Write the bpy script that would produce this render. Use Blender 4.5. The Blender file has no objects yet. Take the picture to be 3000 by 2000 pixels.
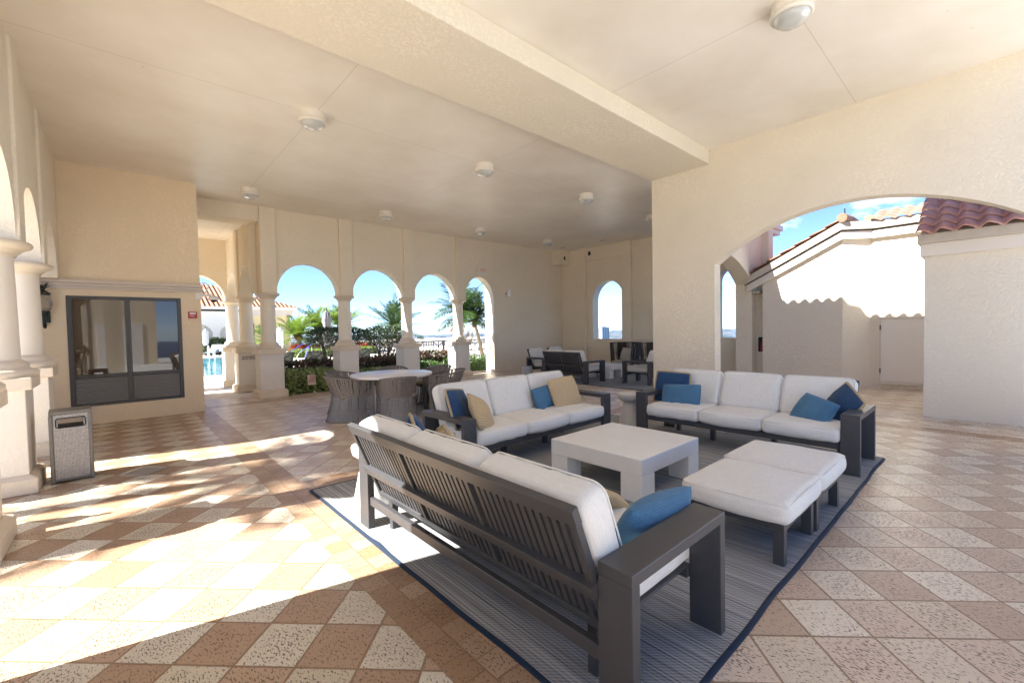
import bpy, bmesh, math, random
from mathutils import Vector, Matrix, noise
random.seed(11)
R = math.radians
PI = math.pi
scene = bpy.context.scene
col = scene.collection

# ------------------------------------------------------------------ mesh builder
class MB:
    def __init__(s): s.v = []; s.f = []; s.sm = []
    def add(s, vs, fs, smooth=False):
        o = len(s.v); s.v += [tuple(v) for v in vs]
        for f in fs: s.f.append(tuple(i + o for i in f)); s.sm.append(smooth)
        return s
    def box(s, x0, y0, z0, x1, y1, z1):
        if x0 > x1: x0, x1 = x1, x0
        if y0 > y1: y0, y1 = y1, y0
        if z0 > z1: z0, z1 = z1, z0
        return s.add([(x0,y0,z0),(x1,y0,z0),(x1,y1,z0),(x0,y1,z0),(x0,y0,z1),(x1,y0,z1),(x1,y1,z1),(x0,y1,z1)],
              [(0,3,2,1),(4,5,6,7),(0,1,5,4),(1,2,6,5),(2,3,7,6),(3,0,4,7)])
    def taper(s, cx, cy, z0, z1, w0, d0, w1, d1):
        vs = []
        for z, w, d in ((z0,w0,d0),(z1,w1,d1)):
            vs += [(cx-w/2,cy-d/2,z),(cx+w/2,cy-d/2,z),(cx+w/2,cy+d/2,z),(cx-w/2,cy+d/2,z)]
        return s.add(vs, [(0,3,2,1),(4,5,6,7),(0,1,5,4),(1,2,6,5),(2,3,7,6),(3,0,4,7)])
    def obox(s, p0, p1, w, t, up=(0,0,1)):
        """bar from p0 to p1, width w (perp to up), thickness t (along up)"""
        a = Vector(p0); b = Vector(p1); d = (b-a).normalized(); u = Vector(up)
        x = d.cross(u)
        if x.length < 1e-4: x = d.cross(Vector((1,0,0)))
        x.normalize(); u = x.cross(d).normalized()
        vs = []
        for p in (a, b):
            for sx, su in ((-1,-1),(1,-1),(1,1),(-1,1)): vs.append(p + x*(sx*w/2) + u*(su*t/2))
        return s.add(vs, [(0,1,2,3),(7,6,5,4),(0,4,5,1),(1,5,6,2),(2,6,7,3),(3,7,4,0)])
    def prism(s, poly, axis, a0, a1):
        """poly of 2D points, extruded along axis: 'x' -> (y,z), 'y' -> (x,z), 'z' -> (x,y)"""
        n = len(poly)
        def m(p, a): return {'x':(a,p[0],p[1]),'y':(p[0],a,p[1]),'z':(p[0],p[1],a)}[axis]
        vs = [m(p,a0) for p in poly] + [m(p,a1) for p in poly]
        fs = [tuple(range(n)), tuple(reversed(range(n,2*n)))]
        for i in range(n): j = (i+1) % n; fs.append((i, i+n, j+n, j))
        return s.add(vs, fs)
    def lathe(s, prof, c=(0,0,0), n=32, smooth=True, sx=1, sy=1):
        cx, cy, cz = c; vs = []; fs = []
        for r, z in prof:
            for i in range(n):
                a = 2*PI*i/n; vs.append((cx+sx*r*math.cos(a), cy+sy*r*math.sin(a), cz+z))
        k = len(prof)
        for j in range(k-1):
            for i in range(n):
                i2 = (i+1) % n; fs.append((j*n+i, j*n+i2, (j+1)*n+i2, (j+1)*n+i))
        s.add(vs, fs, smooth)
        s.add([vs[i] for i in range(n)], [tuple(reversed(range(n)))])
        return s.add([vs[(k-1)*n+i] for i in range(n)], [tuple(range(n))])
    def tube(s, pts, r, n=8, closed=False, smooth=True):
        pts = [Vector(p) for p in pts]; m = len(pts); vs = []; fs = []; prev = None
        for i, p in enumerate(pts):
            if closed: d = pts[(i+1) % m] - pts[i-1]
            else: d = pts[min(i+1,m-1)] - pts[max(i-1,0)]
            d.normalize()
            if prev is None:
                x = d.cross(Vector((0,0,1)))
                if x.length < 1e-3: x = d.cross(Vector((1,0,0)))
            else: x = prev - d*prev.dot(d)
            x.normalize(); prev = x; y = d.cross(x)
            rr = r[i] if isinstance(r, (list, tuple)) else r
            for k in range(n):
                a = 2*PI*k/n; vs.append(p + x*(rr*math.cos(a)) + y*(rr*math.sin(a)))
        for i in range(m if closed else m-1):
            j = (i+1) % m
            for k in range(n):
                k2 = (k+1) % n; fs.append((i*n+k, i*n+k2, j*n+k2, j*n+k))
        s.add(vs, fs, smooth)
        if not closed: s.add(vs[:n], [tuple(reversed(range(n)))]); s.add(vs[-n:], [tuple(range(n))])
        return s
    def leaf(s, p, d, nrm, L, w, fold=.25):
        p = Vector(p); d = Vector(d).normalized(); n = Vector(nrm)
        x = d.cross(n)
        if x.length < 1e-4: x = d.cross(Vector((.3,.5,.8)))
        x.normalize(); n = x.cross(d)
        m = p + d*(L*.45)
        return s.add([p, m + x*(w/2) + n*(fold*w), p + d*L, m - x*(w/2) + n*(fold*w)], [(0,1,2),(0,2,3)])
    def build(s, name, material, parent=None, world=True, bevel=0, seg=2, smooth_all=False):
        me = bpy.data.meshes.new(name)
        off = Vector(parent_loc(parent)) if (parent is not None and world) else Vector((0,0,0))
        me.from_pydata([tuple(Vector(v)-off) for v in s.v], [], s.f); me.update()
        if any(s.sm) or smooth_all:
            me.polygons.foreach_set('use_smooth', [True]*len(s.f) if smooth_all else s.sm)
        o = bpy.data.objects.new(name, me); col.objects.link(o)
        if material: me.materials.append(material)
        if parent is not None: o.parent = parent
        if bevel:
            b = o.modifiers.new('Bevel','BEVEL'); b.width = bevel; b.segments = seg; b.limit_method = 'ANGLE'; b.angle_limit = R(40)
            b.harden_normals = False
        return o
def parent_loc(p):
    l = Vector(p.location)
    while p.parent: p = p.parent; l = l + Vector(p.location)
    return l
def tag(o, label=None, cat=None, group=None, kind=None):
    if label: o['label'] = label
    if cat: o['category'] = cat
    if group: o['group'] = group
    if kind: o['kind'] = kind
    return o
def thing(name, label, cat, loc=(0,0,0), rz=0, group=None, kind=None):
    o = bpy.data.objects.new(name, None); col.objects.link(o)
    o.location = loc; o.rotation_euler = (0,0,rz); o.empty_display_size = .1
    return tag(o, label, cat, group, kind)
KIDS = {}
def dup(root, loc, rz, label, group=None):
    r = root.copy(); col.objects.link(r); r.location = loc; r.rotation_euler = (0,0,rz); r['label'] = label
    if group: r['group'] = group
    for ch in list(root.children):
        c = ch.copy(); col.objects.link(c); c.parent = r
        for g in list(ch.children):
            d = g.copy(); col.objects.link(d); d.parent = c
    return r

# ------------------------------------------------------------------ materials
def nodes(name):
    m = bpy.data.materials.new(name); m.use_nodes = True; nt = m.node_tree
    return m, nt, nt.nodes, nt.links, nt.nodes['Principled BSDF']
def math_(nt, op, a, b=None, c=None):
    n = nt.nodes.new('ShaderNodeMath'); n.operation = op
    for i, v in enumerate((a,b,c)):
        if v is None: continue
        if isinstance(v, (int,float)): n.inputs[i].default_value = v
        else: nt.links.new(v, n.inputs[i])
    return n.outputs[0]
def mix_(nt, fac, a, b, blend='MIX'):
    n = nt.nodes.new('ShaderNodeMix'); n.data_type = 'RGBA'; n.blend_type = blend
    for i, v in ((0,fac),(6,a),(7,b)):
        if isinstance(v, (int,float)): n.inputs[i].default_value = v
        elif isinstance(v, (tuple,list)): n.inputs[i].default_value = (*v,1) if len(v)==3 else v
        else: nt.links.new(v, n.inputs[i])
    return n.outputs[2]
def ramp_(nt, v, lo, hi):
    n = nt.nodes.new('ShaderNodeMapRange'); n.inputs[1].default_value = lo; n.inputs[2].default_value = hi
    nt.links.new(v, n.inputs[0]); return n.outputs[0]
def noise_(nt, vec, scale, detail=3, rough=.55):
    n = nt.nodes.new('ShaderNodeTexNoise'); n.inputs['Scale'].default_value = scale
    n.inputs['Detail'].default_value = detail; n.inputs['Roughness'].default_value = rough
    if vec is not None: nt.links.new(vec, n.inputs['Vector'])
    return n.outputs['Fac']
def coords(nt, scale=None, rot=None):
    t = nt.nodes.new('ShaderNodeTexCoord').outputs['Object']
    if scale or rot:
        m = nt.nodes.new('ShaderNodeMapping'); nt.links.new(t, m.inputs[0])
        if scale: m.inputs['Scale'].default_value = scale
        if rot: m.inputs['Rotation'].default_value = rot
        t = m.outputs[0]
    return t
def bump_(nt, h, bsdf, strength=.4, dist=.01):
    b = nt.nodes.new('ShaderNodeBump'); b.inputs['Strength'].default_value = strength; b.inputs['Distance'].default_value = dist
    nt.links.new(h, b.inputs['Height']); nt.links.new(b.outputs[0], bsdf.inputs['Normal'])
def simple(name, c, rough=.6, metal=0, var=.12, scale=6, bump=0, bscale=120, spec=None):
    m, nt, N, L, B = nodes(name); v = coords(nt)
    f = noise_(nt, v, scale, 4)
    L.new(mix_(nt, f, tuple(x*(1-var) for x in c), tuple(min(1,x*(1+var)) for x in c)), B.inputs['Base Color'])
    B.inputs['Roughness'].default_value = rough; B.inputs['Metallic'].default_value = metal
    if spec is not None: B.inputs['Specular IOR Level'].default_value = spec
    if bump: bump_(nt, noise_(nt, v, bscale, 3), B, bump, .004)
    return m
def stucco(name, c, strength=.36, scale=38, stain=.14, dist=.009):
    m, nt, N, L, B = nodes(name); v = coords(nt)
    big = noise_(nt, v, .7, 5, .6); small = noise_(nt, v, 55, 2)
    cc = mix_(nt, ramp_(nt, big, .3, .7), tuple(x*(1-stain) for x in c), tuple(min(1,x*(1+stain*.5)) for x in c))
    vor = nt.nodes.new('ShaderNodeTexVoronoi'); vor.feature = 'SMOOTH_F1'; vor.inputs['Scale'].default_value = scale
    w = nt.nodes.new('ShaderNodeVectorMath'); w.operation = 'MULTIPLY_ADD'
    nz = nt.nodes.new('ShaderNodeTexNoise'); nz.inputs['Scale'].default_value = 9; L.new(v, nz.inputs['Vector'])
    L.new(nz.outputs['Color'], w.inputs[0]); w.inputs[1].default_value = (.10,.10,.10); L.new(v, w.inputs[2])
    L.new(w.outputs[0], vor.inputs['Vector'])
    h = ramp_(nt, vor.outputs['Distance'], .12, .5)
    h2 = math_(nt, 'ADD', h, math_(nt, 'MULTIPLY', small, .5))
    # tiny dirt in the pits of the trowelled texture
    L.new(mix_(nt, math_(nt,'MULTIPLY', math_(nt,'MULTIPLY',ramp_(nt, h2, .62, 1.2),ramp_(nt,big,.42,.66)), .25), cc, tuple(x*.55 for x in c)), B.inputs['Base Color'])
    B.inputs['Roughness'].default_value = .85; B.inputs['Specular IOR Level'].default_value = .25
    bump_(nt, h2, B, strength, dist); return m
def coral(name, c):
    m, nt, N, L, B = nodes(name); v = coords(nt)
    p = noise_(nt, v, 60, 3, .7); big = noise_(nt, v, 3, 4)
    a = mix_(nt, big, tuple(x*.85 for x in c), tuple(min(1,x*1.1) for x in c))
    L.new(mix_(nt, ramp_(nt, p, .36, .27), a, tuple(x*.5 for x in c)), B.inputs['Base Color'])
    B.inputs['Roughness'].default_value = .8; bump_(nt, p, B, .35, .01); return m
def fabric(name, c, rough=.95, weave=420, var=.06, bump=.25):
    m, nt, N, L, B = nodes(name); v = coords(nt)
    w1 = nt.nodes.new('ShaderNodeTexWave'); w1.inputs['Scale'].default_value = weave/6.28; w1.inputs['Distortion'].default_value = 1.5; L.new(v, w1.inputs[0])
    streak = noise_(nt, coords(nt, (4,90,90)), 3, 3); streak2 = noise_(nt, coords(nt, (90,4,90)), 3, 3)
    f = math_(nt,'ADD', math_(nt,'MULTIPLY',streak,.5), math_(nt,'MULTIPLY',streak2,.5))
    L.new(mix_(nt, ramp_(nt, f, .35, .65), tuple(x*(1-var*2.4) for x in c), tuple(min(1,x*(1+var)) for x in c)), B.inputs['Base Color'])
    B.inputs['Roughness'].default_value = rough; B.inputs['Specular IOR Level'].default_value = .2
    try: B.inputs['Sheen Weight'].default_value = .15
    except Exception: pass
    bump_(nt, math_(nt,'ADD',f,math_(nt,'MULTIPLY',noise_(nt,v,250,2),.6)), B, bump, .003); return m

M = {}
M['wall'] = stucco('cream stucco', (.83,.745,.60))
M['wall_fine'] = stucco('cream stucco fine', (.83,.76,.63), .34, 36)
M['block'] = stucco('peach stucco', (.82,.69,.50), .36, 36)
M['white_wall'] = stucco('white stucco', (.80,.735,.62), .34, 32, .08, .010)
M['pedestal'] = stucco('white pedestal stucco', (.80,.76,.69), .3, 26, .05)
M['ped_cream'] = stucco('cream pedestal stucco', (.83,.77,.65), .16, 34, .05)
M['shaft'] = simple('column paint', (.82,.76,.65), .7, var=.05, scale=3, bump=.12, bscale=60)
M['coral'] = coral('coral stone', (.74,.645,.51))
M['trim'] = simple('smooth trim paint', (.74,.68,.60), .6, var=.05, scale=2)
M['cornice'] = simple('cornice paint', (.60,.53,.46), .6, var=.06, scale=2)
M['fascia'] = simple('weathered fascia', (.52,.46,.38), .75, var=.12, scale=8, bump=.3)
M['dark'] = simple('charcoal powder coat', (.056,.056,.060), .40, var=.14, scale=7, bump=.06, bscale=400)
M['cushion'] = fabric('off white linen', (.76,.745,.70))
M['taupe'] = fabric('taupe fabric', (.46,.42,.37))
M['blue'] = fabric('blue canvas', (.075,.185,.31), var=.15)
M['navy'] = fabric('navy canvas', (.028,.07,.155), var=.15)
M['rope'] = fabric('jute trim', (.50,.39,.235), var=.2)
M['concrete'] = simple('white cast stone', (.80,.785,.745), .45, var=.07, scale=4, bump=.05)
M['grey_stone'] = simple('grey cast stone', (.60,.57,.52), .6, var=.1, scale=40, bump=.15)
M['tabletop'] = simple('white tabletop', (.80,.79,.77), .32, var=.03, scale=4)
M['weave'] = simple('grey brown rope', (.235,.205,.18), .75, var=.4, scale=45, bump=.3, bscale=300)
M['weave_low'] = simple('grey rope', (.245,.24,.24), .75, var=.4, scale=45, bump=.3, bscale=300)
M['dark_weave'] = simple('dark brown rope', (.06,.047,.038), .75, var=.35, scale=45, bump=.3, bscale=300)
M['wood'] = simple('dark teak', (.11,.062,.035), .55, var=.35, scale=12)
M['bronze'] = simple('dark bronze frame', (.062,.058,.056), .38, .25, var=.06)
M['louvre'] = simple('louvre metal', (.24,.235,.225), .4, var=.05)
M['bin_metal'] = simple('brushed bin metal', (.17,.16,.15), .35, .5, var=.12, scale=20)
M['iron'] = simple('green black iron', (.028,.036,.034), .5, .4, var=.2, scale=30)
M['black'] = simple('black', (.012,.012,.014), .5, var=.1)
M['steel'] = simple('stainless', (.56,.55,.53), .3, 1, var=.1, scale=20)
M['white_paint'] = simple('white paint', (.80,.80,.78), .45, var=.03)
M['fixture'] = simple('yellowed fixture enamel', (.76,.72,.64), .5, var=.1, scale=14)
M['red'] = simple('red plastic', (.42,.02,.025), .35, var=.05)
M['red_ink'] = simple('red ink', (.45,.06,.05), .6, var=.02)
M['orange_ink'] = simple('orange ink', (.80,.30,.12), .6, var=.02)
M['black_ink'] = simple('black ink', (.03,.02,.018), .6, var=.02)
M['sign_tan'] = simple('tan sign face', (.60,.50,.40), .6, var=.06)
M['sign_white'] = simple('white sign face', (.74,.70,.63), .5, var=.04)
M['door'] = simple('door paint', (.80,.755,.69), .5, var=.03, scale=3)
M['soil'] = simple('mulch', (.05,.034,.022), .95, var=.5, scale=40, bump=.6, bscale=60)
M['bark'] = simple('bark', (.17,.125,.08), .9, var=.35, scale=20, bump=.6, bscale=40)
M['palm_bark'] = simple('palm trunk', (.26,.20,.135), .9, var=.4, scale=26, bump=.6, bscale=40)
M['boot'] = simple('palm boots', (.17,.065,.03), .85, var=.5, scale=40, bump=.6, bscale=60)
M['umb_grey'] = fabric('grey canvas', (.23,.23,.235))
M['umb_white'] = fabric('white canvas', (.70,.70,.68))
M['sling'] = fabric('charcoal sling', (.055,.065,.06))
M['sling_grey'] = fabric('grey sling', (.33,.38,.40))
M['bluerail'] = simple('blue rail wrap', (.02,.04,.28), .5)
M['yellow_wall'] = stucco('yellow stucco', (.74,.60,.33), .2, 18, .05)
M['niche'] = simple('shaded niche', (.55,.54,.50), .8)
M['tower'] = simple('distant tower', (.07,.10,.15), .6, var=.3, scale=.02)  # blue of the distant haze put into the colour
M['condo'] = simple('condo white', (.62,.61,.59), .7)
M['window_dark'] = simple('dark window', (.05,.06,.07), .15)
M['paper'] = simple('parapet paint', (.80,.76,.70), .8, var=.05)

def leafmat(name, a, b, trans=.25):
    m, nt, N, L, B = nodes(name); v = coords(nt)
    g = nt.nodes.new('ShaderNodeNewGeometry')
    f = g.outputs['Random Per Island']
    L.new(mix_(nt, f, a, b), B.inputs['Base Color']); B.inputs['Roughness'].default_value = .42
    t = N.new('ShaderNodeBsdfTranslucent'); L.new(mix_(nt, f, tuple(min(1,x*1.3) for x in a), tuple(min(1,x*1.3) for x in b)), t.inputs[0])
    ms = N.new('ShaderNodeMixShader'); ms.inputs[0].default_value = trans
    L.new(B.outputs[0], ms.inputs[1]); L.new(t.outputs[0], ms.inputs[2]); L.new(ms.outputs[0], N['Material Output'].inputs[0])
    return m
M['leaf_dark'] = leafmat('dark leaves', (.018,.035,.014), (.05,.085,.028))
M['leaf_hedge'] = leafmat('variegated hedge', (.07,.14,.035), (.46,.50,.19))
M['leaf_mid'] = leafmat('green hedge', (.04,.09,.025), (.11,.19,.05))
M['leaf_lime'] = leafmat('lime hedge', (.10,.17,.03), (.26,.34,.06))
M['leaf_red'] = leafmat('croton leaves', (.03,.06,.02), (.13,.045,.03))
M['dead'] = leafmat('dead fronds', (.20,.13,.06), (.32,.22,.11), .2)
M['flower'] = leafmat('red flowers', (.35,.02,.01), (.55,.10,.02))
M['palm_yel'] = leafmat('yellow green fronds', (.07,.14,.018), (.23,.31,.04), .35)
M['palm_green'] = leafmat('green fronds', (.02,.05,.012), (.075,.13,.03), .25)

# striped rug
def rugmat(name, dark, light):
    m, nt, N, L, B = nodes(name); v = coords(nt)
    s1 = noise_(nt, coords(nt, (60,.6,1)), 1.6, 3, .7)           # long stripes running along y
    w = nt.nodes.new('ShaderNodeTexWave'); w.wave_type='BANDS'; w.bands_direction='DIAGONAL'; w.inputs['Scale'].default_value = 26; w.inputs['Distortion'].default_value = .6
    L.new(v, w.inputs[0])
    w2 = nt.nodes.new('ShaderNodeTexWave'); w2.wave_type='BANDS'; w2.bands_direction='X'; w2.inputs['Scale'].default_value = 15; L.new(v, w2.inputs[0])
    f = math_(nt,'ADD', math_(nt,'MULTIPLY',ramp_(nt,s1,.35,.65),.55), math_(nt,'ADD', math_(nt,'MULTIPLY',w.outputs['Fac'],.25), math_(nt,'MULTIPLY',w2.outputs['Fac'],.25)))
    L.new(mix_(nt, f, dark, light), B.inputs['Base Color']); B.inputs['Roughness'].default_value = .95; B.inputs['Specular IOR Level'].default_value=.15
    bump_(nt, f, B, .5, .006); return m
M['rug'] = rugmat('striped grey rug', (.075,.075,.078), (.52,.52,.515))
M['rug_far'] = rugmat('blue grey rug', (.16,.18,.205), (.38,.41,.44))
M['rug_edge'] = fabric('navy rug binding', (.012,.025,.05))

# ribbed beige pillow
def ribmat():
    m, nt, N, L, B = nodes('ribbed beige'); v = coords(nt)
    w = nt.nodes.new('ShaderNodeTexWave'); w.bands_direction='Z'; w.inputs['Scale'].default_value = 12; w.inputs['Distortion'].default_value = .5; L.new(v, w.inputs[0])
    n = noise_(nt, v, 60, 3)
    f = math_(nt,'MULTIPLY',w.outputs['Fac'],math_(nt,'ADD',.6,math_(nt,'MULTIPLY',n,.6)))
    L.new(mix_(nt, f, (.47,.35,.205), (.62,.48,.295)), B.inputs['Base Color']); B.inputs['Roughness'].default_value=.9; B.inputs['Specular IOR Level'].default_value=.15
    bump_(nt, f, B, .6, .008); return m
M['ribbed'] = ribmat()

# navy and white chevron ceramic
def chevmat():
    m, nt, N, L, B = nodes('chevron glaze'); v = nt.nodes.new('ShaderNodeTexCoord').outputs['Object']
    sp = N.new('ShaderNodeSeparateXYZ'); L.new(v, sp.inputs[0])
    a = math_(nt,'MULTIPLY', math_(nt,'ARCTAN2', sp.outputs[1], sp.outputs[0]), 10/(2*PI))
    fr = math_(nt,'FRACT', a); tri = math_(nt,'ABSOLUTE', math_(nt,'SUBTRACT', fr, .5))
    st = math_(nt,'FRACT', math_(nt,'ADD', math_(nt,'MULTIPLY',sp.outputs[2],16), math_(nt,'MULTIPLY',tri,2.4)))
    band = math_(nt,'GREATER_THAN', st, .45)
    seam = math_(nt,'LESS_THAN', math_(nt,'ABSOLUTE', math_(nt,'SUBTRACT', tri, .25)), .225)
    L.new(mix_(nt, math_(nt,'MULTIPLY',band,seam), (.8,.8,.78), (.01,.015,.08)), B.inputs['Base Color']); B.inputs['Roughness'].default_value=.15
    return m
M['chevron'] = chevmat()

# woven metal of the bin
def meshmetal():
    m, nt, N, L, B = nodes('woven metal'); v = coords(nt)
    b = nt.nodes.new('ShaderNodeTexBrick'); b.inputs['Scale'].default_value = 1; b.inputs['Brick Width'].default_value=.020; b.inputs['Row Height'].default_value=.0105; b.inputs['Mortar Size'].default_value=.0022; b.inputs['Mortar Smooth'].default_value=.4
    cmb = N.new('ShaderNodeCombineXYZ'); sp = N.new('ShaderNodeSeparateXYZ'); L.new(v, sp.inputs[0])
    L.new(math_(nt,'ADD',sp.outputs[0],sp.outputs[1]), cmb.inputs[0]); L.new(sp.outputs[2], cmb.inputs[1]); L.new(cmb.outputs[0], b.inputs['Vector'])
    b.inputs['Color1'].default_value=(.60,.59,.57,1); b.inputs['Color2'].default_value=(.46,.45,.44,1); b.inputs['Mortar'].default_value=(.07,.06,.055,1)
    L.new(b.outputs['Color'], B.inputs['Base Color']); B.inputs['Metallic'].default_value=.6; B.inputs['Roughness'].default_value=.42
    bump_(nt, b.outputs['Fac'], B, -.6, .004); return m
M['mesh_metal'] = meshmetal()

# terracotta barrel tiles
def tilemat(name, a, b, gloss=.4):
    m, nt, N, L, B = nodes(name); v = coords(nt)
    n1 = noise_(nt, v, 2.2, 3); n2 = noise_(nt, v, 14, 4)
    f = math_(nt,'ADD', math_(nt,'MULTIPLY',n1,.6), math_(nt,'MULTIPLY',n2,.4))
    L.new(mix_(nt, ramp_(nt,f,.32,.68), a, b), B.inputs['Base Color']); B.inputs['Roughness'].default_value=gloss; bump_(nt,n2,B,.15,.01); return m
M['tile'] = tilemat('terracotta roof tile', (.21,.095,.055), (.33,.185,.115), .6)
M['tile_pink'] = tilemat('glazed clay roof tile', (.40,.17,.13), (.60,.36,.30), .25)

# ceiling: smooth paint with thin control joints on a grid
def ceilmat():
    m, nt, N, L, B = nodes('ceiling paint'); v = coords(nt)
    sp = N.new('ShaderNodeSeparateXYZ'); L.new(v, sp.inputs[0])
    def lines(o, pos):
        acc = None
        for p in pos:
            d = math_(nt,'LESS_THAN', math_(nt,'ABSOLUTE', math_(nt,'SUBTRACT', o, p)), .0055)
            acc = d if acc is None else math_(nt,'MAXIMUM', acc, d)
        return acc
    far_ = math_(nt,'GREATER_THAN', sp.outputs[1], 3.7)
    ln = math_(nt,'MAXIMUM', math_(nt,'MAXIMUM', math_(nt,'MULTIPLY',far_,lines(sp.outputs[0], (2.02,4.90,7.76,10.62))), math_(nt,'MULTIPLY',math_(nt,'SUBTRACT',1,far_),lines(sp.outputs[0],(4.64,)))), lines(sp.outputs[1], (1.27,6.10,10.02)))
    n = noise_(nt, v, .8, 5, .6); n2 = noise_(nt, v, 5, 4)
    c = mix_(nt, ramp_(nt,n,.3,.7), (.77,.71,.615), (.88,.84,.765))
    spots = ramp_(nt, noise_(nt, v, 13, 1), .80, .83)
    c = mix_(nt, math_(nt,'MULTIPLY',spots,.35), c, (.3,.24,.18))
    L.new(mix_(nt, math_(nt,'MULTIPLY',ln,.30), c, (.33,.25,.17)), B.inputs['Base Color'])
    L.new(math_(nt,'ADD', .30, math_(nt,'MULTIPLY', n2, .22)), B.inputs['Roughness']); B.inputs['Specular IOR Level'].default_value=.35
    bump_(nt, math_(nt,'SUBTRACT', math_(nt,'MULTIPLY',n2,.3), ln), B, .25, .004); return m
M['ceiling'] = ceilmat()

# terrace floor: checkerboard of square travertine tiles set diagonally, small brick borders along the bays
def floormat():
    m, nt, N, L, B = nodes('diagonal travertine floor'); v = coords(nt)
    sp = N.new('ShaderNodeSeparateXYZ'); L.new(v, sp.inputs[0]); X, Y = sp.outputs[0], sp.outputs[1]
    P = .2877; k = 1/math.sqrt(2)/P
    U = math_(nt,'MULTIPLY', math_(nt,'ADD',X,Y), k); V = math_(nt,'MULTIPLY', math_(nt,'SUBTRACT',X,Y), k)
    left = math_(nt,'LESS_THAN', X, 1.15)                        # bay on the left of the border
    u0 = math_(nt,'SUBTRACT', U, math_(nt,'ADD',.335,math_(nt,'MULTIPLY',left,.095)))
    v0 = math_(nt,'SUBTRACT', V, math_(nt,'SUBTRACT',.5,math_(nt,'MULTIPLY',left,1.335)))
    iu, iv = math_(nt,'FLOOR',u0), math_(nt,'FLOOR',v0)
    par = math_(nt,'ABSOLUTE', math_(nt,'MODULO', math_(nt,'ADD', math_(nt,'ADD',iu,iv), left), 2))   # 1 = cream
    fu, fv = math_(nt,'SUBTRACT',u0,iu), math_(nt,'SUBTRACT',v0,iv)
    e = math_(nt,'MINIMUM', math_(nt,'MINIMUM',fu,math_(nt,'SUBTRACT',1,fu)), math_(nt,'MINIMUM',fv,math_(nt,'SUBTRACT',1,fv)))
    joint = ramp_(nt, e, .026, .013)
    cid = N.new('ShaderNodeCombineXYZ'); L.new(iu,cid.inputs[0]); L.new(iv,cid.inputs[1]); L.new(left,cid.inputs[2])
    wn = N.new('ShaderNodeTexWhiteNoise'); L.new(cid.outputs[0], wn.inputs['Vector']); rnd = wn.outputs['Value']
    spc = N.new('ShaderNodeSeparateColor'); L.new(wn.outputs['Color'], spc.inputs[0]); rnd2 = spc.outputs[1]
    # border strips
    def between(o,a,b): return math_(nt,'MULTIPLY', math_(nt,'GREATER_THAN',o,a), math_(nt,'LESS_THAN',o,b))
    def strip(along, across, a, b):
        w = (b-a)/2
        ia = math_(nt,'FLOOR', math_(nt,'DIVIDE', math_(nt,'SUBTRACT',across,a), w)); fa = math_(nt,'FRACT', math_(nt,'DIVIDE', math_(nt,'SUBTRACT',across,a), w))
        q = math_(nt,'ADD', math_(nt,'DIVIDE',along,.149), math_(nt,'MULTIPLY',ia,.5)); ib = math_(nt,'FLOOR',q); fb = math_(nt,'FRACT',q)
        ed = math_(nt,'MINIMUM', math_(nt,'MINIMUM',fa,math_(nt,'SUBTRACT',1,fa)), math_(nt,'MINIMUM',fb,math_(nt,'SUBTRACT',1,fb)))
        c2 = N.new('ShaderNodeCombineXYZ'); L.new(ia,c2.inputs[0]); L.new(ib,c2.inputs[1]); c2.inputs[2].default_value = a
        w2 = N.new('ShaderNodeTexWhiteNoise'); L.new(c2.outputs[0], w2.inputs['Vector'])
        return ramp_(nt, ed, .032, .016), w2.outputs['Value']
    sA = between(X,1.0,1.29); jA, rA = strip(Y, X, 1.0, 1.29)
    sB = math_(nt,'MULTIPLY', between(Y,4.36,4.65), math_(nt,'GREATER_THAN',X,1.29)); jB, rB = strip(X, Y, 4.36, 4.65)
    sC = math_(nt,'MULTIPLY', between(X,8.05,8.34), math_(nt,'LESS_THAN',Y,4.36)); jC, rC = strip(Y, X, 8.05, 8.34)
    sD = math_(nt,'MULTIPLY', between(Y,10.62,10.91), math_(nt,'GREATER_THAN',X,1.29)); jD, rD = strip(X, Y, 10.62, 10.91)
    border = math_(nt,'MAXIMUM', math_(nt,'MAXIMUM',sA,sB), math_(nt,'MAXIMUM',sC,sD))
    def sel(fa, a, b):
        n = N.new('ShaderNodeMix'); n.data_type='FLOAT'; L.new(fa,n.inputs[0])
        for i,x in ((2,a),(3,b)):
            if isinstance(x,(int,float)): n.inputs[i].default_value = x
            else: L.new(x,n.inputs[i])
        return n.outputs[0]
    joint = sel(sA, joint, jA); joint = sel(sB, joint, jB); joint = sel(sC, joint, jC); joint = sel(sD, joint, jD)
    rb = sel(sA, rnd, rA); rb = sel(sB, rb, rB); rb = sel(sC, rb, rC); rb = sel(sD, rb, rD)
    far = ramp_(nt, X, 1.2, 5.5)
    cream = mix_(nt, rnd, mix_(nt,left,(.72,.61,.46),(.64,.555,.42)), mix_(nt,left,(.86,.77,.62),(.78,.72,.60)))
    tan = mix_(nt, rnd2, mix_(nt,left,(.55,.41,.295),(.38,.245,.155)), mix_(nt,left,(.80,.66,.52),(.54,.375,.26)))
    bord = mix_(nt, rb, (.36,.22,.125), (.52,.37,.245))
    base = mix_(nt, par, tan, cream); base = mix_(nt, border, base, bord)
    # cloudy veining and travertine pits
    cl = noise_(nt, v, 7, 5, .65); base = mix_(nt, math_(nt,'MULTIPLY',ramp_(nt,cl,.3,.75),.38), base, mix_(nt,.5,base,(.34,.21,.12)))
    pm = N.new('ShaderNodeMapping'); L.new(v, pm.inputs[0]); pm.inputs['Rotation'].default_value=(0,0,R(45)); pm.inputs['Scale'].default_value=(120,50,1)
    pn = noise_(nt, pm.outputs[0], 1.0, 2.5, .6)
    dens = math_(nt,'MULTIPLY', ramp_(nt, noise_(nt, v, 4, 3), .25, .7), .055)
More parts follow.
